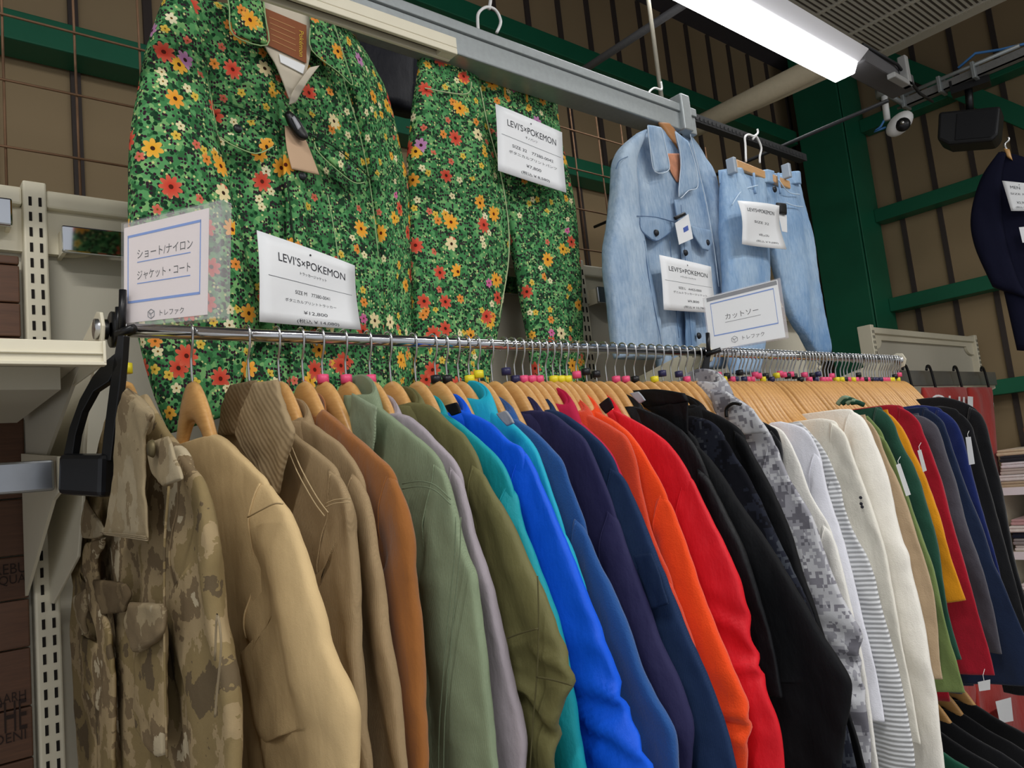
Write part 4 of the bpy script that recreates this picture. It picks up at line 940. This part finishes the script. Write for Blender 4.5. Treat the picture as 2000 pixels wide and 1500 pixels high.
hp(FJ, e, 'waistband', [(754, 700), (756, 745), (757, 790)], [(470, 700), (478, 750), (480, 800)], .012, fl, .03, ff(4, .002))
# open collar with the inside showing
hp(FJ, e, 'lining', [(606, 20), (608, 90), (596, 150), (578, 195)], [(508, -5), (514, 80), (540, 130), (566, 195)], .006, M['lining'], .045)
hp(FJ, e, 'collar', [(512, -40), (516, 20), (522, 88)], [(440, -30), (448, 15), (456, 68)], [.010, .010, .008], fl, .060, ff(5, .002))
hp(FJ, e, 'collar', [(640, 15), (655, 55), (672, 110), (689, 166)], [(604, 16), (606, 55), (608, 98), (660, 140)], [.010, .010, .009, .006], fl, .056, ff(6, .002))
hp(FJ, e, 'lapel_facing', [(624, 128), (600, 160), (578, 200)], [(604, 132), (572, 178), (564, 205)], .005, M['lining'], .058)
hp(FJ, e, 'placket_facing', [(586, 248), (604, 290), (624, 342)], [(556, 246), (560, 290), (570, 330)], .004, plain('facing', 'c9a98a', .8), .052)
hp(FJ, e, 'placket', [(572, 215), (588, 300), (598, 420), (604, 560), (606, 700), (606, 790)], [(540, 175), (552, 300), (560, 420), (566, 560), (566, 700), (566, 790)], .008, fl, .040, ff(7, .003))
hp(FJ, e, 'pocket_flap', [(532, 272), (534, 286), (500, 300)], [(424, 258), (430, 268), (455, 284)], .008, fl, .050, ff(8, .002))
hp(FJ, e, 'pocket_flap', [(716, 345), (712, 356), (690, 356)], [(614, 276), (622, 296), (650, 324)], .010, fl, .055, ff(9, .002))
pxtube(FJ, e, 'yoke_seam', [(408, 200), (450, 206), (500, 222), (534, 240)], .0012, plain('floral_seam', '1d3a22', .9), .032)
pxtube(FJ, e, 'yoke_seam', [(600, 262), (650, 285), (700, 325), (724, 350)], .0012, C.objects['yoke_seam'].data.materials[0], .034)
pxtube(FJ, e, 'front_seam', [(560, 345), (572, 450), (584, 560), (590, 640)], .0014, C.objects['yoke_seam'].data.materials[0], .047)
pe = plain('pale_green_edge', '9dbb86', .9)
for P, n_ in (([(364, 0), (402, 145), (425, 270), (446, 380), (475, 520), (500, 640)], .036), ([(648, 60), (672, 160), (702, 260), (724, 370), (739, 500)], .030), ([(440, -30), (448, 15), (456, 68), (522, 88), (518, 30), (512, -30)], .067),
              ([(606, 55), (609, 98), (660, 140), (689, 166), (672, 110), (655, 55), (640, 15)], .064), ([(430, 268), (455, 284), (500, 300), (534, 286)], .055), ([(614, 278), (622, 297), (650, 325), (690, 356), (712, 356)], .062),
              ([(428, 330), (440, 450), (455, 600)], .034), ([(640, 380), (660, 500), (668, 640)], .036), ([(474, 520), (480, 620), (482, 760)], .034)):
    pxtube(FJ, e, 'edge_seam', P, .0011, pe, n_)
for (x, y) in ((464, 252), (676, 328), (590, 345)): disc(FJ, e, 'button', x, y, .0075, .004, M['btn'], .056)
Q = Quad(*[FJ.P3(x, y, .050) for x, y in ((512, 14), (598, 50), (598, 124), (522, 88))])
p = Q.sheet(.001).build('neck_patch', M['patch'], e)
Qn = Quad(*[FJ.P3(x, y, .0515) for x, y in ((594, 60), (594, 116), (583, 112), (583, 56))]); Qn.text('Pokémon', .5, .5, .9, .0003, 'lettering', M['gold'], p, True)
for v in (.2, .35, .5, .65, .8): Q.rect(.12, v, .72, v+.02, .0012).build('printed_line', plain('patch_print%d' % int(v*100), 'b98a5a', .8), p)
hp(FJ, e, 'size_label', [(596, 128), (592, 145)], [(545, 105), (548, 122)], .002, M['paper'], .050)
# security tag on the jacket front
e = eframe('security_tag', FJ, 'black oval security tag clipped on the front of the floral jacket', 'tag')
hp(FJ, e, 'tag_shell', [(562, 216), (580, 232), (598, 262), (600, 272)], [(556, 222), (566, 245), (582, 268), (594, 274)], [.010, .014, .014, .01], M['black'], .066, cols=16, rows=16)
hp(FJ, e, 'tag_face', [(574, 226), (588, 248)], [(570, 230), (582, 254)], .004, plain('tag_grey', '9a9aa0', .3), .074, cols=12, rows=8)
# wooden hanger inside
hj = hanger(.60, 'wooden hanger inside the green floral jacket', None, None, Y=1.23, Z=EYE+.70, rz=R(12))
SG = [('LEVI’S×POKEMON', .51, .20, .70, True, 0)]
sheetsign(FJ, [(501, 450), (692, 519), (703, 645), (508, 628)], .085, 'laminated white price sign pinned on the front of the floral jacket',
   [('LEVI’S×POKEMON', .53, .23, .70, True, .10), ('トラッカージャケット', .53, .36, .28, False, .04), ('SIZE M　77380-0041', .52, .60, .36, False, .045), ('ボタニカルプリントトラッカー', .50, .71, .52, False, .04), ('¥12,800', .54, .84, .24, True, .05), ('(税込￥14,080)', .56, .95, .42, True, .06)], (.08, .47, .95), curl=.003)
# ---- floral trousers
FP = Frame(1.05, 1.272, 3)
e = eframe('floral_trousers', FP, 'green floral print trousers hanging right of the floral jacket', 'trousers')
hp(FP, e, 'trouser_leg', [(930, 140), (950, 240), (975, 335), (992, 430), (995, 500), (984, 580), (970, 650), (958, 720), (950, 790)], [(822, 104), (806, 200), (802, 300), (802, 420), (803, 520), (805, 600), (808, 680), (812, 740), (816, 790)], [.03, .05, .055, .055, .05, .05, .05, .045, .04], fl, .02, ff(11, .013), cols=50, rows=70)
hp(FP, e, 'trouser_leg', [(1088, 182), (1098, 280), (1110, 370), (1120, 460), (1130, 540), (1136, 620), (1140, 700), (1144, 790)], [(922, 145), (948, 240), (972, 330), (990, 430), (1005, 510), (1020, 590), (1036, 680), (1050, 790)], [.03, .045, .05, .05, .05, .045, .045, .04], fl, .004, ff(12, .012), cols=50, rows=70)
hp(FP, e, 'waistband', [(1088, 180), (1089, 196), (1090, 205)], [(820, 104), (819, 116), (818, 126)], .012, fl, .018, lambda u, w_, a, t: .012*math.sin(a*7))
pxtube(FP, e, 'pocket_seam', [(830, 172), (870, 180), (905, 184), (918, 178), (921, 160)], .0013, plain('pale_seam', 'b9c79a', .9), .050)
pxtube(FP, e, 'leg_seam', [(938, 170), (952, 240), (978, 340), (993, 440), (992, 520), (975, 620)], .0013, C.objects['pocket_seam'].data.materials[0], .040)
for (x, y) in ((985, 160), (1028, 172), (905, 130)): pxtube(FP, e, 'belt_loop', [(x, y-10), (x+1, y+28)], .0032, fl, .024)
# clip hanger
e = eframe('clip_hanger', FP, 'white wire and wood clip hanger holding the floral trousers', 'hanger')
MB().tube([FP.P3(945, 122, .01), FP.P3(1052, 158, .01)], .007, 10).build('wooden_bar', M['wood'], e, True)
a = FP.P3(1059, 170, .03); MB().box(tuple(a+Vector((-.010, -.012, -.018))), tuple(a+Vector((.010, .012, .022)))).build('clip', M['white'], e, bev=.002)
a = FP.P3(905, 118, .03); MB().box(tuple(a+Vector((-.010, -.012, -.018))), tuple(a+Vector((.010, .012, .022)))).build('clip', M['white'], e, bev=.002)
pxtube(FP, e, 'hook', [(938, 130), (936, 80), (933, 45), (935, 25), (950, 14), (968, 20), (978, 42), (970, 64)], .0038, M['white'], 0)
pxtube(FP, e, 'hook', [(955, 18), (958, 0), (958, -20)], .004, M['white'], 0)
sheetsign(FP, [(967, 203), (1097, 259), (1105, 377), (973, 333)], .075, 'white price sign hanging on the floral trousers',
   [('LEVI’S×POKEMON', .52, .22, .74, True, .10), ('チノパンツ', .50, .34, .18, False, .04), ('SIZE 32　77380-0042', .52, .55, .62, False, .045), ('ボタニカルプリントパンツ', .52, .65, .72, False, .045), ('¥7,800', .52, .78, .22, True, .055), ('(税込￥8,580)', .54, .90, .42, True, .06)], (.06, .43, .96))
# ---- dark jackets seen through the mesh
FD = Frame(.95, 1.50, 0)
e = eframe('dark_jacket', FD, 'dark navy jacket seen behind the mesh between floral jacket and trousers', 'jacket')
hp(FD, e, 'body', [(800, 20), (812, 80), (815, 160), (812, 228)], [(690, 10), (675, 80), (672, 160), (675, 190)], .06, fabric('dark_nylon', '17181f', .5, kind='plain', wr=.6), 0, ff(14, .012))
hp(FD, e, 'sleeve', [(812, 30), (840, 100), (850, 200)], [(785, 30), (795, 110), (800, 220)], .05, fabric('dark_nylon2', '1b1d25', .5, kind='plain', wr=.6), .01, ff(15, .01))
# ================================================================== denim jacket
dn = denim('light_denim'); dn2 = denim('light_denim_dark', '6f8eb0', 'a3b8cf')  # second denim is a darker blue, for placket and pocket flaps
FN = Frame(1.6, 1.2, 6)
e = eframe('denim_jacket', FN, 'light blue denim jacket with dark buttons hanging from the end of the beam', 'jacket')
hp(FN, e, 'body', [(1348, 262), (1378, 320), (1395, 400), (1404, 500), (1410, 600), (1414, 720)], [(1268, 248), (1232, 290), (1238, 400), (1252, 520), (1272, 620), (1285, 720)], [.02, .04, .045, .05, .05, .045], dn, 0, ff(21, .009), cols=60, rows=60)
hp(FN, e, 'sleeve', [(1262, 252), (1238, 310), (1244, 400), (1256, 500), (1274, 590), (1292, 700)], [(1240, 262), (1206, 305), (1200, 400), (1184, 500), (1190, 580), (1202, 700)], [.025, .045, .05, .05, .05, .045], dn, .022, ff(22, .016), cols=36, rows=60)
hp(FN, e, 'sleeve', [(1352, 264), (1384, 330), (1400, 400), (1415, 480), (1428, 560), (1436, 660)], [(1346, 280), (1362, 340), (1378, 400), (1392, 480), (1402, 560), (1410, 660)], [.02, .04, .045, .05, .045, .04], dn, .012, ff(23, .014), cols=36, rows=60)
hp(FN, e, 'collar', [(1292, 250), (1300, 290), (1308, 332)], [(1265, 244), (1270, 290), (1278, 337)], [.010, .010, .008], dn, .045, ff(24, .002))
hp(FN, e, 'collar', [(1345, 278), (1358, 320), (1363, 366)], [(1318, 256), (1330, 310), (1325, 385)], [.010, .010, .007], dn, .042, ff(25, .003))
hp(FN, e, 'inside_print', [(1330, 300), (1332, 330), (1328, 356)], [(1303, 300), (1308, 330), (1322, 356)], .004, plain('lining_orange', 'c98a6a', .8, nb=.4, nscale=60), .028)
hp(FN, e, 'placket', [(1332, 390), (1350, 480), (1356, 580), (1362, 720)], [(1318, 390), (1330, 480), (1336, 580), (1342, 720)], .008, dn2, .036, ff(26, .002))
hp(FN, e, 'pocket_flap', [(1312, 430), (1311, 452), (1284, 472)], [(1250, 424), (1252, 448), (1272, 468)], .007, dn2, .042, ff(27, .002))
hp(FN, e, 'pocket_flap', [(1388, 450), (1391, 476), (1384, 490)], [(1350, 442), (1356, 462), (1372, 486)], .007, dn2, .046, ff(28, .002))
ds = plain('denim_seam', '4a6488', .9)
for P in ([(1244, 422), (1280, 424), (1318, 434)], [(1250, 424), (1253, 450), (1280, 471), (1311, 452)], [(1203, 330), (1210, 314), (1226, 306)], [(1258, 470), (1270, 560), (1290, 660), (1296, 720)], [(1308, 470), (1316, 560), (1326, 660)], [(1330, 400), (1338, 500), (1345, 600), (1352, 690)]):
    pxtube(FN, e, 'stitching', P, .0009, ds, .045)
pw = plain('pale_denim_edge', 'cfdce8', .9)
for P, n_ in (([(1265, 246), (1270, 290), (1279, 335), (1307, 331), (1301, 290), (1292, 251)], .051), ([(1319, 258), (1330, 310), (1326, 384), (1345, 372), (1363, 364), (1358, 320), (1345, 280)], .048), ([(1262, 254), (1239, 310), (1244, 400), (1256, 500), (1274, 590), (1290, 690)], .036),
              ([(1348, 262), (1364, 330), (1380, 400), (1394, 480), (1404, 560)], .030)): pxtube(FN, e, 'edge_seam', P, .0012, pw, n_)
for (x, y) in ((1281, 455), (1338, 494), (1364, 656), (1381, 474)): disc(FN, e, 'button', x, y, .0085, .005, M['btn'], .047)
e = eframe('wooden_suit_hanger', FN, 'brown wooden hanger showing in the collar of the denim jacket', 'hanger')
hp(FN, e, 'wooden_body', [(1308, 240), (1324, 268), (1334, 300), (1340, 318)], [(1286, 240), (1296, 255), (1316, 285), (1328, 304)], .014, wood('hanger_brown', 'a8713f', 'c08a58'), .014, cols=16, rows=20)
pxtube(FN, e, 'hook', [(1296, 245), (1290, 215), (1270, 190), (1268, 180), (1278, 172), (1292, 175), (1291, 160)], .003, M['white'], .0)
sheetsign(FN, [(1287, 498), (1388, 521), (1399, 612), (1297, 605)], .065, 'white price sign on the front of the denim jacket',
   [('LEVI’S×POKEMON', .52, .22, .76, True, .09), ('トラッカージャケット', .50, .34, .30, False, .04), ('SIZE L　A4425-0000', .52, .56, .45, False, .045), ('デニムトラッカージャケット', .52, .65, .66, False, .045), ('¥9,800', .56, .80, .22, True, .055), ('(税込￥10,780)', .58, .92, .42, True, .06)], (.05, .45, .97))
e = eframe('price_tag', FN, 'small white tag with black clip on the denim jacket', 'tag')
Q = Quad(*[FN.P3(x, y, .06) for x, y in ((1318, 436), (1344, 418), (1353, 466), (1326, 478))]); Q.sheet(.001).build('card', M['paper'], e)
Q.rect(.45, .4, .8, .6, .0012).build('print', plain('tag_blue', '4a62b0', .7), e)
hp(FN, e, 'black_clip', [(1336, 414), (1340, 420)], [(1316, 424), (1320, 430)], .012, M['black'], .062, cols=12, rows=6)
# ================================================================== light jeans
FQ = Frame(2.08, 1.2, 4)
dj = denim('jeans_denim', '7399c4', 'abc5de')
e = eframe('jeans', FQ, 'light blue jeans hanging next to the green column', 'trousers')
hp(FQ, e, 'trouser_leg', [(1488, 345), (1496, 420), (1500, 480), (1498, 560), (1490, 640), (1484, 730)], [(1410, 334), (1412, 400), (1414, 480), (1418, 560), (1424, 640), (1430, 730)], [.03, .05, .055, .05, .05, .045], dj, .02, ff(31, .014), cols=44, rows=60)
hp(FQ, e, 'trouser_leg', [(1558, 342), (1572, 420), (1584, 480), (1594, 560), (1602, 620), (1616, 692)], [(1484, 345), (1495, 420), (1508, 500), (1530, 580), (1555, 640), (1590, 694)], [.03, .05, .055, .05, .05, .045], dj, .006, ff(32, .014), cols=44, rows=60)
hp(FQ, e, 'waistband', [(1558, 338), (1559, 350), (1560, 362)], [(1409, 330), (1410, 344), (1411, 356)], .012, dj, .022, lambda u, w_, a, t: .016*math.sin(a*8+1))
for (x, y) in ((1438, 345), (1472, 352), (1520, 352)): pxtube(FQ, e, 'belt_loop', [(x, y-14), (x+4, y+26)], .0038, dj, .042)
sm_ = plain('pale_denim_seam', 'c4d8ea', .9)
for P in ([(1430, 400), (1450, 372), (1480, 362)], [(1535, 396), (1552, 402), (1568, 404)], [(1520, 350), (1540, 375), (1562, 380)]): pxtube(FQ, e, 'stitching', P, .0016, sm_, .046)
disc(FQ, e, 'button', 1512, 370, .010, .005, M['btn'], .05)
e = eframe('clip_hanger', FQ, 'wooden clip hanger with white wire loop holding the jeans', 'hanger')
a = FQ.P3(1436, 320, .03); b = FQ.P3(1536, 332, .03)
MB().box((a.x, -.036, a.z-.013), (b.x, -.022, a.z+.013)).build('wooden_bar', wood('pale_bar', 'c99a68', 'dcb07e'), e, bev=.003)
for (x, y) in ((1430, 325), (1537, 335)):
    a = FQ.P3(x, y, .045); MB().box(tuple(a+Vector((-.008, -.012, -.022))), tuple(a+Vector((.008, .014, .024)))).build('clip', plain('clip_grey%d' % x, 'a4b0bc', .35), e, bev=.003)
pxtube(FQ, e, 'hook', [(1457, 316), (1456, 285), (1455, 268), (1462, 263), (1472, 266), (1480, 260), (1479, 252)], .0035, M['white'], .03)
pxtube(FQ, e, 'hook', [(1484, 318), (1484, 305), (1487, 290), (1482, 275), (1476, 266), (1470, 272)], .0035, M['white'], .03)
sheetsign(FQ, [(1440, 392), (1521, 402), (1533, 488), (1452, 476)], .085, 'crumpled clear-wrapped price sign on the light jeans',
   [('LEVI’S×POKEMON', .5, .2, .7, True, .08), ('SIZE 32', .5, .45, .4, False, .05), ('¥8,800', .55, .72, .25, True, .06), ('(税込￥9,680)', .6, .87, .5, True, .06)], None, curl=.006, hole=None)
e = eframe('price_tag', FQ, 'small white tag with dark clip at the side of the jeans sign', 'tag')
Q = Quad(*[FQ.P3(x, y, .07) for x, y in ((1520, 418), (1536, 421), (1537, 454), (1527, 452))]); Q.sheet(.001).build('card', M['paper'], e)
hp(FQ, e, 'black_clip', [(1534, 398), (1535, 420)], [(1516, 396), (1522, 416)], .014, M['dark'], .075, cols=12, rows=6)
# ================================================================== far navy jacket
FV = Frame(3.9, .55, -70)
nv = fabric('midnight_navy', '0e1026', .9)
e = eframe('navy_jacket', FV, 'midnight navy jacket hanging high at the right edge', 'jacket')
hp(FV, e, 'body', [(2010, 310), (2060, 340), (2080, 450), (2090, 560), (2095, 690)], [(1955, 296), (1935, 330), (1930, 450), (1958, 560), (1986, 684)], [.04, .06, .07, .07, .06], nv, 0, ff(41, .01))
hp(FV, e, 'sleeve', [(1965, 300), (1955, 360), (1960, 450), (1985, 540), (2010, 585)], [(1950, 298), (1915, 350), (1896, 420), (1903, 480), (1938, 560)], [.03, .06, .07, .07, .06], nv, .03, ff(42, .01))
sheetsign(FV, [(1957, 353), (2022, 360), (2032, 412), (1975, 412)], .09, 'white price sign on the navy jacket at the right edge',
   [('MEN', .35, .2, .3, True, .1), ('SIZE M', .4, .42, .5, False, .06), ('¥3,900', .45, .72, .35, True, .1), ('(税込￥4,290)', .5, .88, .6, True, .08)], None)
e = eframe('price_tag', FV, 'small white tag lower on the navy jacket at the right edge', 'tag')
Quad(*[FV.P3(x, y, .09) for x, y in ((1990, 444), (2012, 442), (2016, 474), (1997, 474))]).sheet(.001).build('card', M['paper'], e)
e = eframe('wall_hanger', FV, 'pale wooden hanger holding the navy jacket at the right edge', 'hanger')
hp(FV, e, 'wooden_body', [(1972, 292), (1978, 314)], [(1960, 290), (1966, 306)], .02, M['wood'], .03, cols=12, rows=8)
pxtube(FV, e, 'hook', [(1966, 292), (1962, 282), (1970, 274), (1969, 268)], .006, M['wire'], .03)

# ================================================================== lower rail garments
LP_ = [(.055, .10), (.12, .062), (.18, .035), (.225, .0), (.245, -.06), (.27, -.18), (.29, -.32), (.295, -.45)]
low = [(1.98, 'low_grey_shirt', '7c8074', 'grey olive top hanging on the lower rail at the bottom right'), (2.05, 'g', '1d5a44', 'dark green top hanging on the lower rail at the bottom right'),
       (2.13, 'b', '0f1014', 'black top on the lower rail, nearest to the dark green one'), (2.21, 'b', '111216', 'black jacket on the lower rail, second after the green top'), (2.29, 'b', '0c0d11', 'black jacket on the lower rail at the bottom right corner'), (2.38, 'b', '0f1013', 'last black jacket of the lower rail')]
for k, (X, n_, c_, lab) in enumerate(low):
    garment('pullover', lab, 'shirt', X, [], fabric('low_cloth%d' % k, c_, .8, kind='knit'), 'crew', local=[(a+.004*k*0, b) for a, b in LP_], ext=0, hem=-.5, seams=False)
    hanger(X, 'wooden hanger on the lower rail inside the '+lab.split(' on ')[0].split(' hanging')[0]+(', %s' % ('nearest the green', 'next', 'third along', 'last')[k-2] if k > 1 else ''), None, None, Z=EYE-.86)
e = empty('lower_rail', (1.50, 1.0, EYE-.86+ZR), 0, 'lower chrome rail at the bottom right carrying dark tops', 'rail')
MB().tube([(0, 0, 0), (1.10, 0, 0)], .0088, 16).build('pipe', M['chrome'], e, True)
for x in (-.002, 1.10): MB().prism([(x-.002, p[0], p[1]) for p in [(.02, .017), (-.012, .017), (-.012, -.02), (.363, -.2), (.363, -.05)]], (.004, 0, 0)).build('arm_plate', M['cream'], e)
# ================================================================== red shirts on the rear rack
YR = 1.45
e = empty('flat_clothes_bar', (3.45, YR, EYE+.245), 0, 'brushed flat bar on the rear rack carrying the red shirts', 'bar')
MB().box((0, -.008, -.035), (1.17, .008, .035)).build('bar', plain('brushed_flat', '9a9c9c', .35, .8, nb=.15, nscale=12), e, bev=.003)
MB().prism([(1.168, .005, .02), (1.168, .18, .0), (1.168, .18, -.12), (1.168, .005, -.05)], (.004, 0, 0)).build('bracket', M['cream'], e)
FR = Frame(4.0, 1.41, 0)
rd = fabric('red_cotton', 'a8322c', .9, kind='knit')
for nm, lab, A, B in (('red_shirt', 'brick red shirt with white letters on the rear rack, left one', [(1886, 757), (1890, 900), (1895, 1100), (1900, 1430)], [(1800, 757), (1806, 900), (1815, 1100), (1830, 1430)]),
                      ('red_shirt', 'brick red shirt on the rear rack, right one beside the folded clothes', [(1934, 757), (1944, 870), (1966, 1010), (1998, 1250), (2015, 1430)], [(1888, 757), (1892, 870), (1896, 1010), (1900, 1250), (1904, 1430)])):
    e = eframe(nm, FR, lab, 'shirt')
    hp(FR, e, 'body', A, B, .05, rd, 0, ff(51 if B[0][0] < 1850 else 53, .02), cols=50, rows=40)
    Q = Quad(*[FR.P3(x, y, .045) for x, y in (((1818, 768), (1884, 774), (1884, 800), (1818, 800)) if B[0][0] < 1850 else ((1890, 774), (1900, 775), (1900, 800), (1890, 800)))])
    if B[0][0] < 1850: Q.text('OUI', .5, .5, 1, .001, 'print', M['paper'], e, True, .9)
    else: Q.sheet(.001).build('print', M['paper'], e)
for k, x in enumerate((1783, 1828, 1879, 1931)):
    e = eframe('shirt_hook', FR, 'black hanger hook on the flat bar, %s from the left' % ('first', 'second', 'third', 'fourth')[k], 'hanger')
    c = FR.P3(x, 742)
    P = [(0, -.10), (-.012, -.06), (-.028, .01), (-.036, .04), (-.05, .062), (-.072, .062), (-.085, .045)]
    MB().tube([cr_interp([(c.x+a, -.0, c.z+b) for a, b in P], i/3) for i in range(19)], .006, 8).build('hook', M['black'], e, True)
    MB().tube([(c.x, 0, c.z-.10), (c.x+.004, 0, c.z-.14)], .004, 6).build('wire_stem', M['wire'], e, True)
for q, lab in ((((1944, 1370), (1974, 1362), (1979, 1408), (1953, 1413)), 'large white tag low on the red shirts'), (((1912, 1395), (1930, 1392), (1931, 1422), (1914, 1425)), 'small white tag low on the red shirts')):
    e = eframe('price_tag', FR, lab, 'tag'); Quad(*[FR.P3(x, y, .07) for x, y in q]).sheet(.001).build('card', M['paper'], e)
# ================================================================== shelf of folded clothes at the right edge
XS, YS = 4.15, 1.40
e = empty('folding_shelf', (XS, YS-.9, 0), 0, 'shelf unit with folded clothes at the right edge', 'shelf')
SZ = [-.30, -.60, -.90, -1.2]
for z in SZ:
    MB().box((0, 0, EYE+z-.02), (.7, .9, EYE+z)).build('shelf_board', M['cream'], e)
    MB().box((-.006, 0, EYE+z-.032), (0, .9, EYE+z+.004)).build('label_strip', M['paper'], e)
MB().box((.68, 0, 0), (.7, .9, EYE-.08)).build('back_panel', M['panel'], e)
MB().box((.60, 0, EYE-.08), (.76, .9, EYE-.03)).build('wooden_cap', wood('cap_wood', '7a4a2a', '96623a', .5), e)
for y in (0, .886): MB().box((.0, y, 0), (.66, y+.014, EYE-.30)).build('side_panel', M['cream'], e)
cols_ = [['b9a88c', 'e4e2de', 'c8c2b8', 'e8e8ea', '2a2c34', 'd8c9a8'], ['dcdad6', '8f8c8a', '1c2436', 'e2dfd8', 'c9a0a0', '3a3c44'], ['d8c39a', 'e6e4e0', '15171d', '9a9890', 'e8e6e2', '4a4c54']]
names_ = {'b9a88c': 'beige', 'e4e2de': 'white', 'c8c2b8': 'pale grey', 'e8e8ea': 'bright white', '2a2c34': 'charcoal', 'd8c9a8': 'sand', 'dcdad6': 'off-white', '8f8c8a': 'mid grey', '1c2436': 'dark navy', 'e2dfd8': 'ivory', 'c9a0a0': 'dusty pink', '3a3c44': 'slate', 'd8c39a': 'wheat', 'e6e4e0': 'chalk white', '15171d': 'black', '9a9890': 'stone grey', 'e8e6e2': 'milk white', '4a4c54': 'lead grey'}
for a, z in enumerate(SZ[:3]):
    for b in range(3):
        zz = z
        for k in range(6 if a == 0 else 5):
            cc = cols_[(a+b) % 3][k]; h = .030
            x0 = .02+random.uniform(0, .03); y0 = YS-.27-b*.29+random.uniform(-.012, .012)
            ee = empty('folded_shirt', (XS+x0, y0, EYE+zz), random.uniform(-.06, .06), '%s folded shirt, %s in the %s stack of the %s shelf' % (names_[cc], ('bottom', 'second up', 'third up', 'fourth up', 'fifth up', 'topmost')[k], ('left', 'middle', 'right')[b], ('top', 'middle', 'lower')[a]), 'shirt', None)
            mt = bpy.data.materials.get('fold_'+cc) or fabric('fold_'+cc, cc, .9, kind='knit')
            MB().box((0, 0, .0005), (.30, .24, h*.55)).build('lower_fold', mt, ee, bev=.006); MB().box((.0, .004, h*.55), (.295, .236, h-.001)).build('upper_fold', mt, ee, bev=.006)
            zz += h

# small neck labels and tabs on the jackets
for k, nm, q, c_ in (('bblue', 'neck_label', ((872, 792), (893, 786), (902, 806), (884, 812)), '15161b'), ('turq2', 'neck_label', ((972, 808), (990, 802), (1006, 826), (992, 832)), '9a9ca4'),
                     ('red', 'collar_tab', ((1172, 790), (1190, 776), (1200, 796), (1184, 808)), '15161b'), ('puf', 'neck_label', ((1232, 768), (1248, 765), (1262, 782), (1250, 788)), 'a4a8b0')):
    F = G[k]['F']; Q = Quad(*[F.P3(x, y, .034) for x, y in q]); Q.sheet(.003, curl=.001).build(nm, fabric('label_'+k, c_, .7, kind='plain'), G[k]['e'], True)
